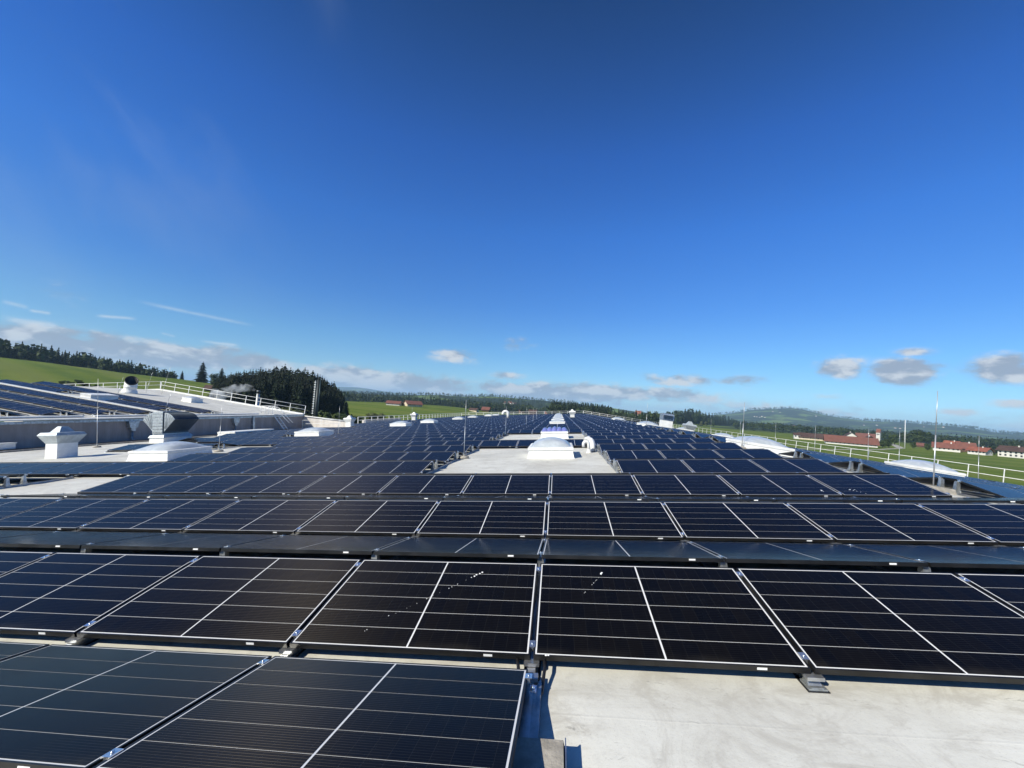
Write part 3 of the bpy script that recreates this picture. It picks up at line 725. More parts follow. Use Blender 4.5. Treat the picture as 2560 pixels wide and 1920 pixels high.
for i, y in enumerate((27.0, 33.2, 36.5, 44.0, 52.0, 62.0, 74.0)):
    rod(RB @ T3(19.6, y, 0), 3.0, 'lightning rod by the right eave railing, %s from the camera' % ordw(i+1), False, lean=-.08, r=.018)
for i, (x, y, h) in enumerate(((-12.3, 33.6, 2.1), (-15.3, 41.0, 3.6), (-3.9, 31.0, 1.6), (-16.3, 40.0, 2.6))):
    rod(LB @ T3(x, y, 0), h, ('short lightning rod behind the hatch on the higher roof', 'tallest lightning rod on the higher roof beside the slanted stack', 'lightning rod at the front edge of the higher roof', 'thin lightning rod just left of the slanted stack')[i], False, lean=.14, r=.018)

# ------------------------------------------------------------------ railings
def railing(M, p0, p1, step, h, label, r=.024, rails=(.55, 1.0), foot=True, group='white roof railings', mat='white_paint'):
    p0, p1 = Vector(p0), Vector(p1); L = (p1-p0).length; n = max(1, round(L/step)); d = (p1-p0)/n
    e = thing('railing', label, 'railing', M @ T3(*p0), group)
    for f in rails:
        b = MB(); b.tube([(0, 0, h*f), tuple((p1-p0)+Vector((0, 0, h*f)))], r, 8); b.build('rail', MAT[mat], e)
    b = MB(); b.box(-r*1.15, r*1.15, -r*.8, r*.8, 0, h)
    if foot: b.box(-.07, .07, -.06, .06, 0, .012)
    me = b.mesh('post', MAT[mat])
    for i in range(n+1): obj('post', me, e, T3(*(d*i)))
    return e
railing(ML, (XR2, YG-.03, .1), (0.15, YG-.03, .1), 2.15, 1.05, 'white two-bar railing sloping down the far gable of the higher roof', .027)
railing(MM, (ridge.x, YG-.03, ridge.z+.1), (ridge.x-21.5, YG-.03, ridge.z+.1), 2.15, 1.05, 'white railing on the far gable left of the slanted stack', .027)
railing(MR, (19.72, 8.0, ZR), (19.72, YEND-1, ZR), 2.2, 1.08, 'long white railing along the right roof eave above the meadow', .017)
railing(MM, (XE+1, YEND-.3, ZR), (XRIDGE, YEND-.3, ZR), 2.4, 1.08, 'white railing across the far end of the main roof', .035)
railing(MR, (0.0, YEND-.3, ZR), (19.6, YEND-.3, ZR), 2.4, 1.08, 'white railing across the far end of the right roof slope', .035)
railing(MM, (-30.7, 57.5, ZR), (-30.7, YEND-1, ZR), 2.35, 1.12, 'white railing along the far left edge of the main roof', .034)
railing(MM, (-31.3, 44.6, ZR), (-26.4, 44.6, ZR), 2.4, .98, 'thin pipe railing in front of the sunlit parapet wall', .022)

# ladder with hoops from the higher roof
e = thing('access_ladder', 'white access ladder with hand loops leaning against the higher wall', 'ladder', MM @ T3(XE, 40.2, ZR))
top, bot = Vector((.02, 0, 1.72)), Vector((1.0, .5, .02))
for y in (0, .62):
    b = MB(); o = Vector((0, y, 0)); b.box(-.06, .06, -.045, .045, 0, (top-bot).length, M=T3(*(bot+o)) @ (top-bot).to_track_quat('Z', 'Y').to_matrix().to_4x4()); b.build('stringer', MAT['white_paint'], e)
    b = MB(); b.tube([bot+o+Vector((.5, .15, .75)), bot+o+(top-bot)*.45+Vector((.55, .1, .55)), top+o+Vector((.25, 0, .75)), top+o+Vector((-.6, -.1, 1.0)), top+o+Vector((-1.5, -.1, 1.02))], .034, 8); b.build('hand_loop', MAT['white_paint'], e)
for i in range(6):
    q = bot+(top-bot)*((i+.7)/6.4)
    b = MB(); b.box(-.09, .09, 0, .62, -.015, .015, M=T3(*q)); b.build('rung', MAT['white_paint'], e)
b = MB()
for x, y in ((-.6, 0), (-.6, .62), (-1.5, 0), (-1.5, .62)): b.tube([(x, y, 1.7-.178*0+abs(x)*.17), (x, y, 2.72)], .034, 8)
for y in (0, .62): b.tube([(-.6, y, 2.25), (-1.5, y, 2.27)], .03, 8); b.tube([(.1, y, 2.72), (-1.5, y, 2.74)], .03, 8)
b.build('guard', MAT['white_paint'], e)
b = MB(); b.box(-1.55, .15, -.1, .72, 1.72, 1.78); b.build('platform', MAT['white_paint'], e)
b = MB(); b.box(.8, 1.25, .3, 1.35, -.005, .035); b.build('foot_mat', MAT['black_plastic'], e)

# cable tray up the higher roof, conduits at the wall foot
e = thing('cable_tray', 'long white cable tray running up the higher roof between panel rows', 'cable tray', ML @ T3(0, 27.62, .30))
b = MB(); b.box(-20.3, -.4, -.09, .09, 0, .085); b.box(-20.3, -.4, -.11, .11, .085, .095); b.build('channel', MAT['white_gloss'], e)
for i in range(10):
    b = MB(); b.box(-1-i*2.1, -.92-i*2.1, -.07, .07, -.30, 0); b.build('leg', MAT['galvanised'], e)
for nme, x, y0, y1, r in (('tan cable conduit lying on the roof at the foot of the higher wall', -29.3, 14.5, 39.5, .05), ('dark cable conduit lying beside the wall foot, left of the cowl', -30.1, 12.0, 33.0, .06)):
    b = MB(); b.tube([(x+.12*math.sin(i*1.7)+.03*i, y0+(y1-y0)*i/14, r) for i in range(15)], r, 8)
    tag(b.build('cable_conduit', MAT['concrete'] if 'tan' in nme else MAT['black_plastic'], None, B0), nme, 'conduit', 'cable conduits by the wall')
for i, (y0, y1) in enumerate(((15.8, 22.2), (22.9, 30.4), (30.9, 39.0))):
    b = MB(); b.box(-1.02, -.82, y0, y1, .02, .07); b.box(-1.0, -.84, y0, y1, .07, .10)
    tag(b.build('eave_rail', MAT['white_paint'], None, ML), 'white base rail along the higher eave, %s length from the left' % ordw(i+1), 'rail', 'base rails on the higher eave')

# ------------------------------------------------------------------ close at hand
e = thing('ballast_slab', 'grey concrete ballast slab in a metal tray at the bottom edge', 'concrete slab', B0 @ T3(.005, -.875, .0))
b = MB(); b.box(-.30, .205, -.26, .215, .052, .092, top=(.006, .006, .006, .006)); b.build('slab', MAT['concrete'], e)
b = MB(); b.box(-.31, .212, -.27, .222, .044, .05); b.box(.207, .213, -.27, .222, .05, .094); b.build('tray', MAT['aluminium'], e)
e = thing('base_rail_end', 'shaded metal base rail running beneath the nearest panel edge', 'rail', B0 @ T3(.028, -.62, 0))
b = MB(); b.box(-.042, .046, -.60, .46, 0, .010); b.box(-.036, .040, -.60, .46, .010, .044); b.box(.030, .046, -.60, .46, .044, .052); b.build('profile', MAT['galvanised'], e)
b = MB(); b.box(-.02, .02, .30, .36, .044, .085); b.lathe([(.012, .085), (.012, .1)], 8, (0, .33, 0)); b.build('end_clamp', MAT['clamp_metal'], e)
for i, (pts, lab) in enumerate((([(-.10, .03, .055), (-.085, -.05, .045), (-.07, -.14, .01), (-.06, -.20, .012)], 'black cable dropping from the first panel row, left of the seam'),
                                ([(.085, .02, .06), (.09, -.06, .05), (.082, -.15, .03), (.075, -.24, .012), (.05, -.30, .012)], 'black cable dropping from the first panel row, right of the seam'))):
    b = MB(); b.tube(pts, .011, 8); tag(b.build('solar_cable', MAT['black_plastic'], None, B0 @ T3(0, 0, .02)), lab, 'cable', 'loose solar cables')
# galvanised shoe in front of the first row
e = thing('rail_shoe', 'galvanised rail shoe on the bare roof before the front row', 'rail shoe', B0 @ T3(PX, 0, 0))
b = MB(); b.box(-.062, .062, -.052, .10, 0, .006); b.build('mat', MAT['black_plastic'], e)
b = MB(); b.box(-.054, .054, -.045, .055, .006, .016); b.box(-.040, .040, -.012, .055, .016, .050, top=(.006, .006, .030, 0)); b.box(-.034, .034, -.040, -.020, .016, .021); b.build('plate', MAT['galvanised'], e)

def dropping(M, pts, label):
    """white splash on the glass: a run of uneven blobs"""
    b = MB(); rr = random.Random(len(label))
    for (x, y, r) in pts:
        r *= .72; n = 9; ph = [r*(.65+.5*rr.random()) for _ in range(n)]
        ring = [(x+ph[k]*math.cos(2*math.pi*k/n), y+ph[k]*math.sin(2*math.pi*k/n)*1.2, .0002) for k in range(n)]
        ring2 = [(x+ph[k]*.5*math.cos(2*math.pi*k/n), y+ph[k]*.5*math.sin(2*math.pi*k/n)*1.2, .0022) for k in range(n)]
        b.rings([ring, ring2], cap0=False)
    tag(b.build('bird_dropping', MAT['sticker'], None, M), label, 'bird dropping', 'bird droppings on the panels')
def panM(k, j): return panel_matrix(MM, j*PX+(PX-PW)/2, k, 'T')
run = []
rr = random.Random(3)
for i in range(30):
    f = i/29.0; x = 1.225-.60*f+rr.uniform(-.004, .004); y = .96-.62*f
    if f < .13: run.append((x+rr.uniform(-.008, .008), y, .013))
    elif rr.random() < .72: run.append((x, y, rr.uniform(.002, .0065)*(1.25-f*.5)))
dropping(panM(0, -1), run+[(.50, .17, .006), (.49, .155, .005), (.60, .33, .006)], 'white bird dropping streaked down the panel left of the seam')
run = []
for i in range(26):
    f = i/25.0; x = .565-.20*f; y = 1.00-.33*f
    if f < .12: run.append((x+rr.uniform(-.012, .012), y+rr.uniform(-.01, .01), .013))
    elif rr.random() < .45: run.append((x, y, rr.uniform(.002, .006)))
dropping(panM(0, 0), run, 'white bird dropping with a short trail on the panel right of the seam')
dropping(panM(2, 2), [(1.50, .24, .022), (1.49, .21, .014), (1.50, .18, .010)], 'small white dropping on a third-row panel at the right')
dropping(panM(2, 3), [(.27, .28, .015), (.30, .24, .012), (.33, .20, .010), (.25, .27, .012), (.36, .15, .008), (.40, .08, .008), (.34, .27, .011)], 'branched white dropping on the last third-row panel at the right')
dropping(panM(0, 0), [(.085, .006, .012), (.10, .006, .009)], 'small white dropping on the frame edge beside the central seam')
# ------------------------------------------------------------------ land
G0 = -10.5
def interp(tab, x):
    if x <= tab[0][0]: return tab[0][1:]
    for a, c in zip(tab, tab[1:]):
        if x <= c[0]:
            f = (x-a[0])/(c[0]-a[0]); f = f*f*(3-2*f)*.5+f*.5
            return tuple(p+(q-p)*f for p, q in zip(a[1:], c[1:]))
    return tab[-1][1:]
def crest(lst): return sorted((az_of(px, py), CW.z+r*math.tan(el_of(px, py)), r) for px, py, r in lst)
NEAR = crest([(-500, 842, 540), (-250, 862, 540), (0, 894, 520), (100, 905, 500), (200, 918, 480), (330, 935, 460), (430, 946, 440), (530, 958, 420), (620, 976, 410), (720, 992, 410), (860, 1003, 430), (1000, 1008, 450), (1095, 1014, 460), (1150, 1019, 460), (1200, 1027, 460), (1290, 1036, 460), ])
NEAR += sorted((az_of(px), G0, 900.0) for px in (1440, 1700, 2100, 2600, 3400))
NEAR.sort()
def layer(lst, Rr, w): return sorted((az_of(px, py), CW.z+Rr*math.tan(el_of(px, py))) for px, py in lst), Rr, w
LAYERS = [layer([(200, 960), (480, 962), (640, 968), (760, 975), (840, 982), (930, 985), (1000, 987), (1100, 988), (1160, 992), (1230, 991), (1290, 996), (1350, 1001), (1420, 1007), (1500, 1016), (1600, 1030), (1720, 1046), (1900, 1075)], 1600, 420),
          layer([(600, 985), (760, 973), (850, 967), (900, 969), (980, 981), (1080, 991), (1200, 1001), (1340, 1013), (1500, 1024), (1640, 1033), (1800, 1050), (2000, 1075)], 9000, 1500),
          layer([(1350, 1030), (1500, 1034), (1620, 1040), (1740, 1040), (1810, 1036), (1845, 1031), (1887, 1024.5), (1933, 1023), (1978, 1021), (2004, 1024), (2035, 1031), (2070, 1040), (2110, 1046), (2160, 1052), (2240, 1055), (2330, 1062), (2376, 1065), (2440, 1073), (2490, 1082), (2560, 1088), (2800, 1108), (3200, 1140)], 4600, 1250),
          layer([(2000, 1075), (2250, 1072), (2400, 1078), (2560, 1083), (2800, 1095), (3200, 1130)], 8200, 1100)]
def sst(x): x = min(1, max(0, x)); return x*x*(3-2*x)
def hills(x, y):
    return 7*math.sin(x*.0021+1.3)*math.sin(y*.0017+.4)+4*math.sin(x*.0053+y*.0041)
def land(x, y):
    dx, dy = x-CW.x, y-CW.y; r = math.hypot(dx, dy); az = math.atan2(dx, dy)
    hc, rc = interp(NEAR, az)
    if abs(az) > 1.45: hc = G0+(hc-G0)*max(0, 1-(abs(az)-1.45)/1.0)
    if r <= rc: z = G0+(hc-G0)*sst((r-95)/(rc-95))**1.25
    else:
        lo = min(hc-1, -13.0); z = hc+(lo-hc)*sst((r-rc)/260.0)
    if r > rc+200: z += hills(x, y)*sst((r-rc-200)/900)*.5
    for tab, Rr, w in LAYERS:
        zt = interp(tab, az)[0]
        if abs(az) > 1.3: zt = -13+(zt+13)*max(.25, 1-(abs(az)-1.3)/.6)
        f = math.exp(-((r-Rr)/(w if r < Rr else w*1.3))**2)
        zz = z+(zt-z)*f if zt > z else z
        z = max(z, zz)
    return z
def landed(p, dz=0.0): return Vector((p[0], p[1], land(p[0], p[1])+dz))
def onland(px, py):
    """where the line of sight at a place of the photograph meets the land"""
    d = ray(px, py); t_ = 40.0; q = CW
    while t_ < 12000:
        q = CW+d*(t_/math.hypot(d.x, d.y))
        if q.z <= land(q.x, q.y): break
        t_ *= 1.004
    return Vector((q.x, q.y, land(q.x, q.y)))

def m_land(t, b):
    p = t.new('ShaderNodeNewGeometry').outputs['Position']; x, y, z = t.xyz(p)
    r = t.vmath('LENGTH', t.comb(x, y, 0.0)); r = t.n[-1].outputs['Value']
    n1 = t.noise(p, .012, 5, .55).outputs[0]; n2 = t.noise(p, .09, 6, .62).outputs[0]; n3 = t.noise(p, .9, 5, .7).outputs[0]
    c = t.mix(t.ss(n1, .35, .65), (.080, .122, .006), (.120, .160, .012))
    c = t.mix(t.ss(n2, .42, .75, 0, .5), c, (.150, .180, .030))
    c = t.mix(t.ss(n3, .45, .8, 0, .35), c, (.056, .094, .011))
    # mowing lanes
    u = t.math('ADD', t.math('MULTIPLY', x, .42), t.math('MULTIPLY', y, .907))
    wv = t.math('SINE', t.math('MULTIPLY', t.math('ADD', u, t.math('MULTIPLY', n1, 9.0)), .40))
    wv2 = t.math('SINE', t.math('MULTIPLY', t.math('ADD', u, t.math('MULTIPLY', n1, 30.0)), .13))
    c = t.mix(t.ss(wv, -.6, .9, 0, .34), c, (.050, .092, .010))
    c = t.mix(t.ss(wv2, .0, 1.0, 0, .45), c, (.165, .18, .038))
    # far away: patchwork of woods and pastures
    q = t.vmath('MULTIPLY', p, (1.0, 1.0, 0.0))
    f1 = t.noise(q, .0032, 6, .62, dist=.6).outputs[0]; f2 = t.noise(q, .010, 5, .6).outputs[0]
    wood = t.ss(t.math('ADD', t.math('MULTIPLY', f1, .7), t.math('MULTIPLY', f2, .3)), .445, .480)
    wood = t.math('MULTIPLY', wood, t.ss(r, 560, 820))
    wc = t.mix(t.noise(q, .05, 4, .7).outputs[0], (.016, .028, .016), (.036, .052, .024))
    far = t.mix(t.ss(f2, .4, .62), (.11, .18, .045), (.17, .21, .075))
    c = t.mix(t.ss(r, 600, 1400, 0, .8), c, far)
    c = t.mix(wood, c, wc)
    t.l.new(c, b.inputs['Base Color']); b.inputs['Roughness'].default_value = .9; b.inputs['Specular IOR Level'].default_value = .15
    bp = t.new('ShaderNodeBump'); bp.inputs['Strength'].default_value = .6; bp.inputs['Distance'].default_value = .4
    t.l.new(n3, bp.inputs['Height']); t.l.new(bp.outputs[0], b.inputs['Normal'])
pmat('land', (.1, .15, .03), .9, fn=m_land)
azs = [-math.pi+i*math.pi/22 for i in range(9)]; a0, a1 = -1.35, 1.35
azs = [a for a in [-math.pi+i*.11 for i in range(60)] if a < a0]+[a0+(a1-a0)*i/330 for i in range(331)]+[a for a in [i*.11 for i in range(29)] if a > a1+.05]
rs = [14.0]
while rs[-1] < 15000: rs.append(rs[-1]*(1.055 if rs[-1] < 900 else 1.045))
b = MB(); na = len(azs)
for r_k in rs:
    for a in azs:
        x, y = CW.x+r_k*math.sin(a), CW.y+r_k*math.cos(a); b.v.append((x, y, land(x, y)))
for i in range(len(rs)-1):
    for j in range(na):
        k = i*na+j; k2 = i*na+(j+1) % na
        b.f.append((k, k2, k2+na, k+na)); b.m.append(0); b.sm.append(True)
i = len(b.v); b.v.append((CW.x, CW.y, G0))
for j in range(na): b.f.append((i, (j+1) % na, j)); b.m.append(0); b.sm.append(True)
tag(b.build('ground', MAT['land']), kind='structure')

# pale field track and the lane to the farm
def strip(pts, w, name, mat, dz=.06):
    b = MB(); L, Rr = [], []
    P_ = []
    for a, c in zip(pts, pts[1:]):
        for i in range(12): P_.append(Vector(a).lerp(Vector(c), i/12))
    P_.append(Vector(pts[-1]))
    for i, q in enumerate(P_):
        d = (P_[min(i+1, len(P_)-1)]-P_[max(i-1, 0)]); d.z = 0; d.normalize(); n = Vector((-d.y, d.x, 0))*w/2
        for lst, s in ((L, 1), (Rr, -1)):
            e_ = q+n*s; lst.append((e_.x, e_.y, land(e_.x, e_.y)+dz))
    for i in range(len(P_)-1): b.quad(L[i], Rr[i], Rr[i+1], L[i+1])
    return tag(b.build(name, mat), kind='structure')
pmat('gravel', (.42, .40, .34), .9, fn=wear(.3, .2)); pmat('asphalt', (.10, .10, .10), .85, fn=wear(.4, .2))
strip([onland(1990, 1122), onland(2080, 1124), onland(2200, 1124), onland(2252, 1121)], 2.6, 'field_track', MAT['gravel'])
strip([onland(2252, 1121), onland(2235, 1112), onland(2220, 1108)], 5.0, 'farm_lane', MAT['gravel'], .10)

# ------------------------------------------------------------------ trees
def leafmat(name, c0, c1):
    def f(t, b):
        oi = t.new('ShaderNodeObjectInfo').outputs['Random']
        p = t.new('ShaderNodeNewGeometry').outputs['Position']
        n = t.noise(p, .35, 3, .6).outputs[0]
        v = t.math('ADD', t.math('MULTIPLY', n, .7), t.math('MULTIPLY', oi, .4))
        t.l.new(t.mix(t.ss(v, .3, .85), c0, c1), b.inputs['Base Color'])
    return pmat(name, c0, .75, spec=.2, fn=f)
leafmat('spruce', (.005, .010, .006), (.015, .026, .010)); leafmat('leaf_green', (.028, .048, .014), (.060, .082, .026)); leafmat('leaf_dark', (.018, .032, .012), (.040, .058, .020)); leafmat('leaf_olive', (.055, .068, .028), (.095, .105, .048))
pmat('bark', (.06, .045, .032), .9)
def conifer_mesh(seed, levels=22, per=9, R0=.20, trunk=True):
    rr = random.Random(seed); b = MB()
    for i in range(levels):
        t_ = i/(levels-1); z = .09+.90*t_+rr.uniform(-.012, .012); rad = R0*(1-t_)**.66*(.82+.36*rr.random())+.012
        n = max(4, int(per*(1-t_*.5)))
        for k in range(n):
            a = 2*math.pi*(k+rr.random()*.8)/n; L = rad*(.72+.5*rr.random()); dr = -.30*L-.015
            w = L*(.42+.25*rr.random()); ca, sa = math.cos(a), math.sin(a)
            p0 = (.012*ca, .012*sa, z+.012); m = (L*.55*ca, L*.55*sa, z+dr*.25); e_ = (L*ca, L*sa, z+dr)
            l = (L*.5*ca-w*sa*.5, L*.5*sa+w*ca*.5, z+dr*.55-.012); r2 = (L*.5*ca+w*sa*.5, L*.5*sa-w*ca*.5, z+dr*.55-.012)
            b.quad(p0, l, e_, m); b.quad(p0, m, e_, r2)
    crown = b.mesh('crown', MAT['spruce'])
    b = MB(); b.tube([(0, 0, 0), (.002, 0, .5), (0, 0, .96)], [.016, .010, .002], 6); return crown, b.mesh('trunk', MAT['bark'])
def leafy_mesh(seed, mat, n=850, lobes=9, flat=.85, low=.16):
    """crown of leaf-sized faces on uneven lobes, height about 1"""
    rr = random.Random(seed); b = MB(); C_ = []
    for i in range(lobes):
        a = rr.uniform(0, 6.28); d = rr.uniform(0, .24); z = rr.uniform(low+.16, .82)
        C_.append((Vector((d*math.cos(a), d*math.sin(a), z)), rr.uniform(.13, .24)*(1.15-.5*abs(z-.5))))
    for i in range(n):
        c, R_ = rr.choice(C_); u = Vector((rr.gauss(0, 1), rr.gauss(0, 1), rr.gauss(0, 1))).normalized()
        p = c+Vector((u.x, u.y, u.z*flat))*R_*(.65+.45*rr.random()); s = .018+.022*rr.random()
        t1 = u.cross(Vector((rr.random()-.5, rr.random()-.5, 1))).normalized(); t2 = (u.cross(t1)+u*rr.uniform(-.5, .5)).normalized()
        b.quad(p-t1*s-t2*s, p+t1*s-t2*s*.6, p+t1*s*.8+t2*s, p-t1*s*.7+t2*s)
    crown = b.mesh('crown', MAT[mat])
    b = MB(); b.tube([(0, 0, 0), (.01, 0, .25), (.0, .01, .55)], [.030, .022, .008], 6)
    for i in range(4):
        c = C_[i][0]; b.tube([(0, 0, .22), tuple(c*.6+Vector((0, 0, .12))), tuple(c)], [.014, .010, .004], 5)
    return crown, b.mesh('trunk', MAT['bark'])
CON = [conifer_mesh(i, 24+i % 3*2, 12, .20+.025*(i % 3)) for i in range(6)]
LEAF = {'leaf_green': [leafy_mesh(20+i, 'leaf_green') for i in range(4)], 'leaf_dark': [leafy_mesh(30+i, 'leaf_dark') for i in range(3)], 'leaf_olive': [leafy_mesh(40+i, 'leaf_olive', 1000, 10, .8, .02) for i in range(3)]}
rt = random.Random(11)
def tree(name, meshes, p, h, label, cat='tree', group=None, wide=1.0, sink=.2):
    s = Matrix.Diagonal((h*wide, h*wide, h, 1))
    e = thing(name, label, cat, T3(p[0], p[1], p[2]-sink) @ RZ(rt.uniform(0, 6.28)), group)
    obj('crown', meshes[0], e, s); obj('trunk', meshes[1], e, s); return e

# dense dark wood behind the higher roof
OUT = [(520, 958), (535, 944), (548, 934), (565, 925), (600, 920), (640, 915), (680, 911), (692, 907), (720, 915), (748, 915), (770, 922), (785, 930), (800, 938), (822, 949), (838, 960), (850, 975), (862, 998)]
def outl(px):
    for a, c in zip(OUT, OUT[1:]):
        if px <= c[0]: return a[1]+(c[1]-a[1])*(px-a[0])/(c[0]-a[0])
    return OUT[-1][1]
for row, (rbase, step, fall) in enumerate(((184, 6.0, .78), (192, 6.0, .90), (201, 6.0, .97), (214, 6.5, 1.0))):
    px = 524+row*2
    while px < 866:
        q = polar(px, rbase+rt.uniform(-4, 4)); q = landed(q)
        top = CW.z+math.hypot(q.x-CW.x, q.y-CW.y)*math.tan(el_of(px, outl(px)+rt.uniform(-2, 9)))
        h = (top-q.z)*fall*(1+rt.uniform(-.06, .03))
        if h > 6: tree('spruce_tree', CON[rt.randrange(6)], q, h, 'dark spruce in the dense wood behind the higher hall', 'tree', 'spruces of the dense dark wood', rt.uniform(.85, 1.15))
        px += step*rt.uniform(.75, 1.25)
# single trees on the skyline at left
for px, py0, py1, r, m, lab in ((494, 902, 945, 395, CON[1], 'tall lone conifer on the meadow skyline at the left'), (543, 917, 948, 330, CON[2], 'conifer left of the dense wood, second after the lone one'), (424, 928, 946, 450, CON[3], 'small conifer left of the tall lone one on the skyline'), (444, 924, 944, 450, CON[0], 'thin conifer just left of the tall lone skyline conifer'), (527, 932, 952, 340, LEAF['leaf_dark'][0], 'rounded tree at the left foot of the dense wood')):
    q = polar(px, r); q = landed(q); h = CW.z+r*math.tan(el_of(px, py0))-q.z
    tree('conifer_tree' if 'conifer' in lab else 'round_tree', m, q, max(h, 6), lab, 'tree', None, 1.35 if 'lone' in lab and 'tall' == lab[:4] else 1.1)
# bushes between hall and wood
for px, py0, r, m, w, lab in ((735, 1003, 112, 'leaf_olive', 1.5, 'big olive bush left of the tall dark chimney'), (760, 1016, 108, 'leaf_olive', 1.3, 'smaller olive bush close to the chimney foot'), (810, 1022, 105, 'leaf_green', 1.2, 'green bush right of the tall chimney'), (838, 1028, 110, 'leaf_green', 1.3, 'second green bush right of the tall chimney'), (858, 1026, 118, 'leaf_green', 1.3, 'pointed green bush beside the meadow edge'), (884, 1036, 125, 'leaf_dark', 1.3, 'low dark bush at the meadow edge'),
                              (936, 1024, 170, 'leaf_olive', 1.8, 'wide brownish bush behind the far left railing'), (952, 1026, 172, 'leaf_olive', 1.5, 'right half of the brownish bushes behind the far railing'), (978, 1035, 165, 'leaf_dark', 1.0, 'narrow dark bush behind the parapet end'), (905, 1042, 160, 'leaf_dark', 1.3, 'low dark shrub left of the brownish bushes'),
                              (135, 948, 95, 'leaf_dark', 1.6, 'dark bush top showing over the higher roof at far left'), (212, 946, 95, 'leaf_dark', 1.6, 'dark bush top left of the slanted stack')):
    q = landed(polar(px, r)); h = CW.z+r*math.tan(el_of(px, py0))-q.z
    tree('bush', LEAF[m][rt.randrange(3)], q, max(h, 2.0), lab, 'bush', None, w*(.8 if h > 6 else 1.0))
# conifer wood at right of centre
OUT2 = [(1640, 1033), (1665, 1024), (1690, 1022), (1715, 1021), (1735, 1020), (1755, 1026), (1775, 1032), (1800, 1036), (1822, 1040), (1836, 1044)]
def stand(px, pyb, pyt):
    q = onland(px, pyb); return q, (pyb-pyt)*(q-CW).dot(CF)/FPX
for row, (off, fall) in enumerate(((0, .72), (-1.6, .92), (-3.2, 1.0))):
    px = 1640
    while px < 1838:
        yy = OUT2[-1][1]
        for a, c in zip(OUT2, OUT2[1:]):
            if px <= c[0]: yy = a[1]+(c[1]-a[1])*(px-a[0])/(c[0]-a[0]); break
        pyb = 1057+(px-1640)*.042+off; q, h = stand(px, pyb, yy+rt.uniform(-2, 6)); lf = rt.random() < .35
        tree('mixed_wood_tree', LEAF['leaf_dark'][rt.randrange(3)] if lf else CON[rt.randrange(6)], q, max(5, h*fall), 'dark tree in the wood standing right of centre', 'tree', 'trees of the wood right of centre', .95 if lf else 1.1)
        px += rt.uniform(5, 9)
for i, (px, pyt, pyb) in enumerate(((1655, 1050, 1060), (1752, 1050, 1065), (1765, 1052, 1066), (1783, 1056, 1067), (1690, 1047, 1061))):
    q, h = stand(px, pyb, pyt)
    tree('round_tree', LEAF['leaf_olive' if i in (1, 2) else 'leaf_green'][i % 3], q, h, 'round tree before the wood right of centre, %s from left' % ordw((1, 3, 4, 5, 2)[i]), 'tree', None, .9)
# trees among the village at right
VT = [(2078, 1093, 1102, 'leaf_dark'), (2206, 1099, 1120, 'leaf_dark'), (2222, 1096, 1119, 'leaf_dark'), (2236, 1084, 1112, 'leaf_green'), (2262, 1081, 1112, 'leaf_dark'), (2283, 1072, 1112, 'leaf_dark'), (2302, 1073, 1112, 'leaf_dark'), (2320, 1078, 1112, 'leaf_green'), (2334, 1085, 1114, 'leaf_dark'), (2282, 1103, 1121, 'leaf_green'), (2318, 1108, 1126, 'leaf_dark'), (2356, 1092, 1114, 'leaf_dark'), (2410, 1100, 1118, 'leaf_green'), (2430, 1097, 1116, 'leaf_green'), (2455, 1099, 1117, 'leaf_olive'), (2486, 1113, 1137, 'leaf_dark'), (2475, 1100, 1119, 'leaf_green'), (2520, 1106, 1120, 'leaf_green'), (2550, 1107, 1122, 'leaf_olive'), (2188, 1098, 1110, 'leaf_green'), (2380, 1106, 1118, 'leaf_dark')]
for i, (px, pyt, pyb, m) in enumerate(sorted(VT)):
    q, h = stand(px, pyb, pyt)
    tree('village_tree', LEAF[m][i % 3], q, h, 'leafy tree among the right-hand houses, %s from the left' % ordw(i+1), 'tree', 'leafy trees among the houses', 1.15)

# far woods as one mass each
def far_wood(name, spots, label, mats, seed=5, fine=1.0):
    """many small trees of loose leaf faces, joined because they read as one mass"""
    rr = random.Random(seed); b = MB()
    for (x, y, h, kind) in spots:
        z = land(x, y)-.3; o = Vector((x, y, z))
        if kind == 0:
            R0 = h*rr.uniform(.17, .24); lv = max(5, int(10*fine))
            for i in range(lv):
                t_ = i/(lv-1); zz = h*(.06+.90*t_); rad = R0*(1-t_)**.8+.02*h; n = max(4, int(7*fine*(1-.5*t_)))
                for k in range(n):
                    a = 2*math.pi*(k+rr.random())/n; L = rad*rr.uniform(.75, 1.25); w = L*.55+.012*h; ca, sa = math.cos(a), math.sin(a)
                    b.quad(o+Vector((0, 0, zz+.07*h)), o+Vector((L*.7*ca-w*sa, L*.7*sa+w*ca, zz-.02*h)), o+Vector((L*ca, L*sa, zz-.05*h)), o+Vector((L*.7*ca+w*sa, L*.7*sa-w*ca, zz-.02*h)), mat=0)
        else:
            nl = 4; cs = [(Vector((rr.uniform(-.2, .2)*h, rr.uniform(-.2, .2)*h, rr.uniform(.35, .78)*h)), rr.uniform(.16, .26)*h) for _ in range(nl)]
            for i in range(int(46*fine)):
                c, R_ = cs[i % nl]; u = Vector((rr.gauss(0, 1), rr.gauss(0, 1), rr.gauss(0, 1))).normalized(); p = o+c+u*R_*rr.uniform(.7, 1.05); q_ = h*rr.uniform(.045, .085)
                t1 = u.cross(Vector((rr.random()-.5, rr.random()-.5, 1))).normalized(); t2 = (u.cross(t1)+u*rr.uniform(-.5, .5)).normalized()
                b.quad(p-t1*q_-t2*q_, p+t1*q_-t2*q_*.6, p+t1*q_*.8+t2*q_, p-t1*q_*.7+t2*q_, mat=1)
    return tag(b.build(name, mats), label, 'woodland', kind='stuff')
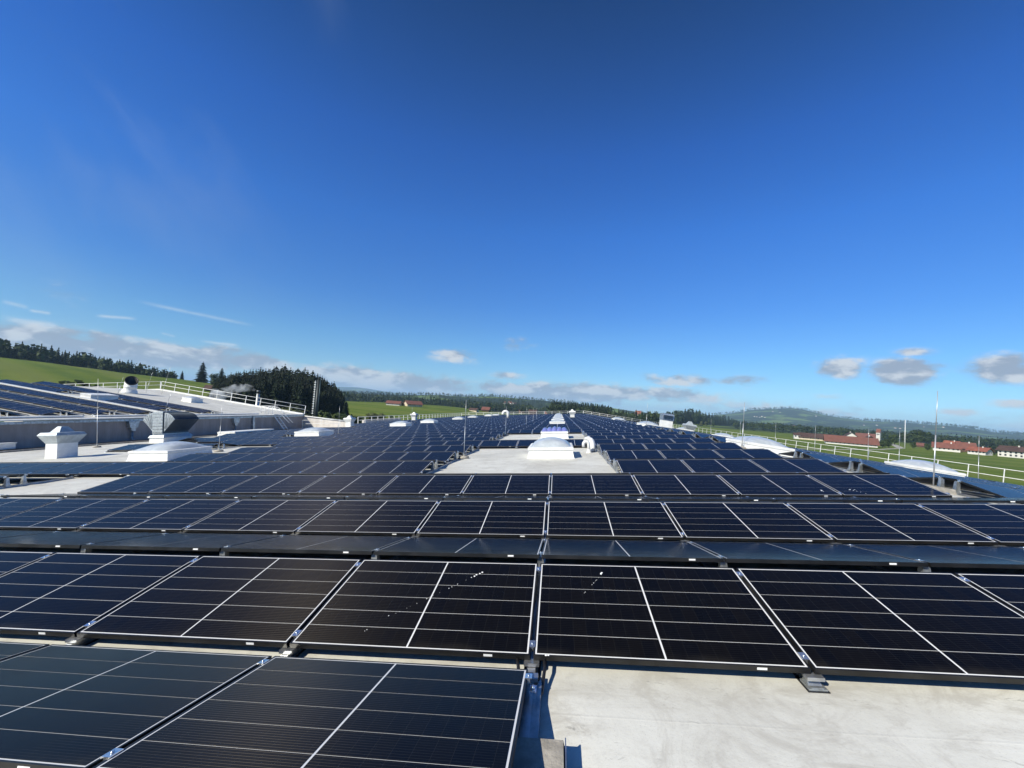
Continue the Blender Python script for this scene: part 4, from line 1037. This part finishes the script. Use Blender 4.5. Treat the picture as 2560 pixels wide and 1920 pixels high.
def band(px0, px1, r0, r1, n, h0, h1, seed, conif=.7):
    rr = random.Random(seed); out = []
    for i in range(n):
        px = rr.uniform(px0, px1); r = rr.uniform(r0, r1); q = polar(px, r)
        out.append((q.x, q.y, rr.uniform(h0, h1), 0 if rr.random() < conif else 1))
    return out
WM = [MAT['spruce'], MAT['leaf_dark']]
far_wood('skyline_wood', band(-200, 250, 545, 610, 420, 15, 21, 1, .75)+band(240, 345, 500, 560, 90, 9, 16, 2, .55)+band(345, 432, 480, 540, 60, 6, 11, 3, .5), 'dark mixed wood along the meadow skyline at far left', WM)
far_wood('valley_wood', band(850, 1330, 640, 950, 900, 13, 20, 4, .8)+band(1150, 1420, 760, 950, 160, 12, 18, 14, .5), 'dark wood beyond the sunny meadow left of centre', WM, 8, .7)
far_wood('middle_wood', band(1376, 1520, 430, 520, 260, 16, 21, 5, .85)+band(1510, 1645, 430, 560, 130, 10, 18, 6, .55), 'dark wood on the skyline above the far roof end', WM)
far_wood('plain_trees', band(1835, 2600, 700, 1500, 1500, 9, 16, 7, .35)+band(1830, 2600, 1500, 2600, 1100, 9, 16, 8, .5), 'scattered trees and hedges across the plain at right', WM, 6, .45)
far_wood('hill_trees', band(820, 1500, 1150, 1750, 1300, 8, 14, 9, .7)+band(1780, 2600, 4100, 5000, 900, 16, 28, 19, .6), 'tree cover on the rolling hills behind the meadow', WM, 7, .5)

# ------------------------------------------------------------------ houses
def m_roof(t, b):
    p = t.new('ShaderNodeTexCoord').outputs['Object']
    n = t.noise(p, .35, 5, .6).outputs[0]; oi = t.new('ShaderNodeObjectInfo').outputs['Random']
    c = t.mix(t.ss(n, .3, .7), (.14, .050, .034), (.20, .075, .052))
    t.l.new(t.mix(t.math('MULTIPLY', oi, .6), c, (.13, .055, .042)), b.inputs['Base Color'])
pmat('roof_tile', (.25, .08, .05), .85, fn=m_roof); pmat('roof_brown', (.085, .045, .035), .85, fn=wear(.4, .25)); pmat('wood_brown', (.10, .055, .032), .85, fn=wear(.5, .25))
pmat('house_white', (.62, .60, .56), .8, fn=wear(.3, .08)); pmat('house_cream', (.62, .52, .38), .8, fn=wear(.3, .1)); pmat('pane_dark', (.03, .035, .045), .15); pmat('orange_tile', (.27, .085, .05), .8, fn=wear(.4, .2))
def house(name, q, az, L, Wd, hw, hr, label, wall='house_white', roof='roof_tile', cat='house', over=.7, wins=(), group=None, chim=True, half=None):
    """gabled house: ridge along local x; wins = (side, x, z, w, h) side 0 front(-y) 1 gable(-x) 2 gable(+x)"""
    e = thing(name, label, cat, T3(*q) @ RZ(-az), group)
    b = MB(); hx, hy = L/2, Wd/2; z0 = -1.5
    for y in (-hy, hy):
        pts = [(-hx, y, z0), (hx, y, z0), (hx, y, hw), (-hx, y, hw)]; b.quad(*(pts if y < 0 else pts[::-1]))
    for x in (-hx, hx):
        pts = [(x, hy, z0), (x, -hy, z0), (x, -hy, hw), (x, 0, hw+hr), (x, hy, hw)]; b.quad(*(pts if x < 0 else pts[::-1]))
    b.build('wall', MAT[wall], e)
    if half:
        b = MB(); b.box(-hx-.06, hx+.06, -hy-.06, hy+.06, hw*half, hw-.02); b.build('timber_storey', MAT['wood_brown'], e)
    b = MB(); th = .28; sl_ = hr/hy; yo = hy+over; zo = hw-over*sl_
    for s in (-1, 1):
        p = [(-hx-over, s*yo, zo+.05), (hx+over, s*yo, zo+.05), (hx+over, 0, hw+hr+.05), (-hx-over, 0, hw+hr+.05)]; p2 = [(x, y, z+th) for x, y, z in p]
        b.rings([p, p2] if s < 0 else [p[::-1], p2[::-1]], smooth=False)
    ro = b.build('roof', MAT[roof], e)
    if chim:
        b = MB(); b.box(hx*.3, hx*.3+.7, -.9, -.2, hw+hr*.6, hw+hr+.9); b.build('chimney', MAT['house_white'], ro)
    for side, x, z, w, h in wins:
        b = MB()
        if side == 0: b.box(x-w/2, x+w/2, -hy-.03, -hy+.02, z, z+h)
        elif side == 1: b.box(-hx-.03, -hx+.02, x-w/2, x+w/2, z, z+h)
        else: b.box(hx-.02, hx+.03, x-w/2, x+w/2, z, z+h)
        b.build('window', MAT['pane_dark'], e)
    return e
def spot(px0, px1, pyb, pyt):
    """place, length along the view's width and height of a building seen between these columns and rows"""
    q = onland((px0+px1)/2, pyb); dp = (q-CW).dot(CF); d = (q-CW).normalized(); ct = d.dot(CF)/math.hypot(d.x, d.y)
    return q, (px1-px0)*dp*ct/FPX, (pyb-pyt)*dp/FPX
W3 = lambda L, z=1.0, n=4, w=1.1, h=1.3: tuple((0, -L/2+L*(i+.5)/n, z, w, h) for i in range(n))
def hs(name, px0, px1, pyb, pyt, da, wf, depth, lab, wall, roof, cat='house', group=None, over=.8, nw=4, gab=True, chim=True):
    """wf: share of the height that is wall"""
    q, L, H = spot(px0, px1, pyb, pyt); hw = H*wf; hr = H-hw; w_ = .34*min(hw, 3.0)
    rot = abs(math.sin(da)); 
    if rot > .5: Wd = L; Lg = depth
    else: Lg, Wd = L, depth
    rows = [hw*.5] if hw < 4.2 else [hw*.18, hw*.60]
    wins = ()
    for z in rows:
        wins += tuple((0, -Lg/2+Lg*(i+.5)/nw, z, w_, w_*1.2) for i in range(nw))
        if gab: wins += tuple((sd, x*Wd, z, w_, w_*1.2) for x in (-.28, 0, .28) for sd in (1, 2))
    return house(name, q, az_of((px0+px1)/2)+da, Lg, Wd, hw, hr, lab, wall, roof, cat, over, wins, group, chim)
hs('long_barn', 2060, 2190, 1113, 1092, -.10, .36, 11, 'long red-roofed barn with white lower wall on the right', 'house_white', 'roof_tile', 'barn', None, 1.0, 12, False, False)
hs('long_barn', 1996, 2090, 1101, 1085, -.10, .42, 12, 'brown-roofed barn behind the long red one, left end', 'house_cream', 'roof_brown', 'barn', None, 1.0, 5, False, False)
hs('farm_shed', 1984, 2000, 1097, 1083, -.1, .7, 7, 'small white shed at the left end of the barns', 'house_white', 'roof_brown', 'shed', None, .5, 2, False, False)
hs('farm_house', 2112, 2140, 1100, 1081, 1.45, .55, 13, 'white farmhouse gable rising behind the long barn', 'house_white', 'roof_brown', over=1.1)
hs('farm_house', 2140, 2186, 1102, 1084, .0, .50, 12, 'red-roofed farmhouse behind the barn, left of the church tower', 'house_cream', 'roof_tile')
hs('farm_house', 2160, 2186, 1109, 1091, 1.35, .55, 11, 'dark timber farmhouse at the right end of the long barn', 'wood_brown', 'roof_brown', over=1.1)
# church tower
q = onland(2196, 1104); dp = (q-CW).dot(CF); u_ = dp/FPX; e = thing('church_tower', 'white church tower with saddle roof behind the farm', 'church tower', T3(*q) @ RZ(-az_of(2197)-.25))
hb, ht, wt = 23*u_, 31*u_, 3.9*u_
b = MB(); b.box(-wt, wt, -wt, wt, -1, hb); b.quad((-wt, wt, hb), (-wt, -wt, hb), (-wt, 0, ht)); b.quad((wt, -wt, hb), (wt, wt, hb), (wt, 0, ht)); b.build('wall', MAT['house_white'], e)
b = MB()
for s in (-1, 1):
    p = [(-wt-.2, s*(wt+.25), hb-.4), (wt+.2, s*(wt+.25), hb-.4), (wt+.2, 0, ht+.1), (-wt-.2, 0, ht+.1)]; p2 = [(x, y, z+.25) for x, y, z in p]; b.rings([p, p2] if s < 0 else [p[::-1], p2[::-1]], smooth=False)
b.build('roof', MAT['roof_tile'], e)
for x in (-.4, .4):
    b = MB(); b.box(x*wt-.45, x*wt+.45, -wt-.04, -wt+.02, hb*.70, hb*.86); b.build('sound_window', MAT['pane_dark'], e)
b = MB(); b.box(-wt-.04, -wt+.02, -.45, .45, hb*.70, hb*.86); b.build('sound_window', MAT['pane_dark'], e)
# village on the right
GV_ = 'houses of the right-hand village'
hs('village_house', 2292, 2310, 1118, 1108, .05, .45, 6, 'small red-roofed hut among the trees right of the church', 'wood_brown', 'roof_tile', 'house', GV_, .5, 2, False, False)
hs('village_house', 2332, 2400, 1128, 1108, .0, .45, 11, 'long low red-roofed house behind the tall lightning rod', 'house_white', 'roof_tile', 'house', GV_, .9, 6)
hs('village_house', 2362, 2398, 1122, 1103, .25, .45, 11, 'house with orange-red roof behind the long low one', 'house_cream', 'orange_tile', 'house', GV_, .9, 4)
hs('village_house', 2392, 2436, 1130, 1107, -.1, .42, 12, 'timber house with broad red roof in the village middle', 'wood_brown', 'roof_tile', 'house', GV_, .9, 4)
hs('village_house', 2426, 2474, 1137, 1119, .35, .55, 10, 'white house with bright orange roof at the meadow edge', 'house_white', 'orange_tile', 'house', GV_, 1.0, 5)
hs('village_house', 2502, 2572, 1144, 1117, .30, .62, 12, 'large white house with brown roof at the right edge', 'house_white', 'roof_brown', 'house', GV_, 1.1, 5)
# farms and hamlet beyond the roof end
GD_ = 'houses beyond the roof end'
for px0, px1, pyb, pyt, da, wf, wl, rf, lab in ((968, 1002, 1013, 1003, .25, .45, 'house_white', 'roof_tile', 'red-roofed farmhouse on the meadow, left of its twin'), (1012, 1052, 1016, 1003, -.4, .42, 'house_cream', 'roof_tile', 'cream farmhouse with wide red roof on the meadow'), (1000, 1014, 1013, 1007, .0, .5, 'wood_brown', 'roof_brown', 'low shed between the two meadow farmhouses'), (1180, 1190, 1029, 1021, .7, .6, 'house_cream', 'roof_brown', 'tiny cream hut beside the meadow knoll'),
                                         (1206, 1224, 1029, 1018, .2, .45, 'wood_brown', 'roof_tile', 'leftmost brown-roofed house of the hamlet left of centre'), (1230, 1246, 1029, 1018, 1.2, .5, 'house_white', 'roof_tile', 'white gabled house in the hamlet left of centre'), (1248, 1266, 1029, 1019, .1, .45, 'house_cream', 'roof_brown', 'brown-roofed barn in the middle of the hamlet'), (1262, 1284, 1031, 1021, -.1, .4, 'wood_brown', 'roof_tile', 'wide brown barn right of the hamlet white house'), (1298, 1316, 1035, 1025, .1, .45, 'house_cream', 'roof_tile', 'red-roofed house above the far railing, right of the hamlet'), (1322, 1342, 1036, 1025, .3, .45, 'wood_brown', 'roof_brown', 'dark-roofed barn above the far end of the dome line'), (1362, 1384, 1039, 1030, .0, .45, 'house_white', 'roof_tile', 'low white house beside the wood above the roof end'), (1588, 1602, 1043, 1027, .2, .5, 'house_cream', 'orange_tile', 'small house with orange roof among trees right of centre')):
    hs('distant_house', px0, px1, pyb, pyt, da, wf, 9, lab, wl, rf, 'house', GD_, .7, 3, False, False)
# shed by the wood
q = landed(polar(521, 300)); house('field_shed', q, az_of(521)+.5, 5, 4, 1.6, 1.6, 'small brown wooden shed at the left foot of the wood', 'wood_brown', 'roof_brown', 'shed', .8, chim=False)
# tiny houses on the far slope
rh = random.Random(9)
b = MB(); b.quad((-6, -5, -2), (6, -5, -2), (6, -5, 5), (-6, -5, 5)); b.quad((-6, 5, -2), (-6, -5, -2), (-6, -5, 5), (-6, 0, 8.5), (-6, 5, 5)); b.quad((6, -5, -2), (6, 5, -2), (6, 5, 5), (6, 0, 8.5), (6, -5, 5)); b.quad((6, 5, -2), (-6, 5, -2), (-6, 5, 5), (6, 5, 5))
b.quad((-6.6, -5.6, 4.6), (6.6, -5.6, 4.6), (6.6, 0, 8.6), (-6.6, 0, 8.6), mat=1); b.quad((6.6, 5.6, 4.6), (-6.6, 5.6, 4.6), (-6.6, 0, 8.6), (6.6, 0, 8.6), mat=1)
ME_TINY = b.mesh('tiny_house', [MAT['house_white'], MAT['roof_tile']])
def tiny(px, py, sc=1.0, lab='tiny white house on the slope of the far wooded hill', grp='tiny houses on the far slope'):
    q = onland(px, py); o = obj('tiny_house', ME_TINY, None, T3(*q) @ RZ(-az_of(px)+rh.uniform(-.7, .7)) @ Matrix.Scale(sc, 4)); tag(o, lab, 'house', grp)
for px, py in ((1886, 1042), (1892, 1043), (1899, 1044), (1905, 1042), (1912, 1044), (1950, 1031), (1932, 1030), (2040, 1041), (2160, 1064), (2192, 1064), (2238, 1071), (2250, 1072), (2310, 1068), (2358, 1069)): tiny(px, py, rh.uniform(.55, .85))
for px, py in ((1985, 1067), (1992, 1069), (2003, 1070), (2012, 1071), (2018, 1072), (2068, 1074), (2076, 1075), (2084, 1077), (2093, 1076), (2101, 1078)): tiny(px, py, rh.uniform(.7, .9), 'white house of the hamlet on the plain above the barns', 'houses of the plain hamlet')
for px, py in ((1262, 1010), (1270, 1012), (1278, 1011), (1286, 1013), (1275, 1009)): tiny(px, py, rh.uniform(.7, 1.0), 'tiny white house on the hillside left of the skyline wood', 'houses on the left hillside')

# ------------------------------------------------------------------ chimneys, mast, smoke
pmat('dark_steel', (.02, .028, .03), .5, .3); pmat('green_steel', (.10, .16, .16), .4, .5, fn=wear(1.0, .2))
q = landed(polar(789, 118)); topz = CW.z+118*math.tan(el_of(796, 950))
e = thing('chimney_tower', 'tall dark chimney tower with pale climbing steps before the wood', 'chimney', T3(*q))
H = topz-q.z
b = MB(); b.tube([(0, 0, 0), (.02, 0, H)], .46, 14); b.tube([(0, 0, H), (0, 0, H+.35)], .26, 12); b.build('shaft', MAT['dark_steel'], e)
b = MB(); b.tube([(.54, -.2, H*.2), (.54, -.2, H+.3)], .05, 6); b.build('pipe', MAT['green_steel'], e)
b = MB(); b.box(-.74, -.56, -.45, -.37, 0, H-.2); b.build('ladder_spine', MAT['galvanised'], e)
b = MB(); b.box(-.90, -.44, -.50, -.34, 0, .16); me = b.mesh('step', MAT['white_paint'])
for i in range(int(H/.62)): obj('step', me, e, T3(0, 0, .4+i*.62))
q = landed(polar(640, 82)); H = CW.z+82*math.tan(el_of(641, 976))-q.z
e = thing('flue_pipe', 'pale steel flue behind the higher roof giving off white smoke', 'flue', T3(*q))
b = MB(); b.tube([(0, 0, 0), (0, 0, H)], .26, 12); b.build('pipe', MAT['galvanised'], e)
b = MB(); b.lathe([(.30, H-.5), (.30, H-.1), (.22, H-.08)], 14); b.build('cap', MAT['dark_steel'], e)
smoke_top = Vector((q.x, q.y, q.z+H))
e = thing('antenna_mast', 'slender white mast with short crossbars beside the big village tree', 'mast', T3(*onland(2262, 1122)))
H = 72*((e.matrix_basis.translation-CW).dot(CF))/FPX
b = MB(); b.tube([(0, 0, 0), (0, 0, H)], [.30, .16], 8); b.build('pole', MAT['white_paint'], e)
for i in range(8):
    b = MB(); z = H*.25+i*H*.05; b.tube([(-.7, 0, z), (.7, 0, z)], .09, 6); b.build('crossbar', MAT['white_paint'], e)
# smoke drifting left of the flue
def m_smoke(m):
    m.use_nodes = True; t = NT(m.node_tree); t.n.clear(); out = t.new('ShaderNodeOutputMaterial'); v = t.new('ShaderNodeVolumePrincipled')
    p = t.new('ShaderNodeTexCoord').outputs['Object']; n = t.noise(p, .55, 6, .62, dist=.8).outputs[0]
    d = t.ss(n, .40, .64, 0, .75)
    t.l.new(d, v.inputs['Density']); v.inputs['Color'].default_value = (.985, .99, 1.0, 1); v.inputs['Anisotropy'].default_value = -.2; t.l.new(v.outputs[0], out.inputs['Volume'])
sm = bpy.data.materials.new('smoke'); m_smoke(sm)
b = MB(); dirv = -Vector((CR_.x, CR_.y, 0)).normalized(); rr = random.Random(4); rings = []
N = 12
for i in range(N+1):
    f = i/N; c = smoke_top+dirv*(.1+8.0*f)+Vector((0, 0, .15-1.2*f+.5*math.sin(f*5))); rad = .25+1.15*f**.8 if i not in (0, N) else .05
    side = dirv.cross(Vector((0, 0, 1)))
    rings.append([c+(side*math.cos(2*math.pi*k/12)*.9+Vector((0, 0, 1))*math.sin(2*math.pi*k/12))*rad*(1+rr.uniform(-.18, .18)) for k in range(12)])
b.rings(rings)
smo = b.build('smoke', sm); bm_ = bmesh.new(); bm_.from_mesh(smo.data); bmesh.ops.recalc_face_normals(bm_, faces=bm_.faces); bm_.to_mesh(smo.data); bm_.free()
tag(smo, 'puff of white smoke drifting left from the steel flue', 'smoke', kind='stuff')
# ------------------------------------------------------------------ air
hz = bpy.data.materials.new('haze'); hz.use_nodes = True
t = NT(hz.node_tree); t.n.clear(); o_ = t.new('ShaderNodeOutputMaterial'); v_ = t.new('ShaderNodeVolumePrincipled')
v_.inputs['Color'].default_value = (.50, .74, 1.0, 1); v_.inputs['Density'].default_value = 1.1e-4; v_.inputs['Anisotropy'].default_value = 0.0
t.l.new(v_.outputs[0], o_.inputs['Volume'])
zmin = -60.0
b = MB(); b.box(-15200, 15200, -15200, 15200, zmin-40, 265)
h_ = b.build('haze', hz); tag(h_, 'thin bluish haze of the morning air over the valley', 'haze', kind='stuff'); h_.display_type = 'WIRE'
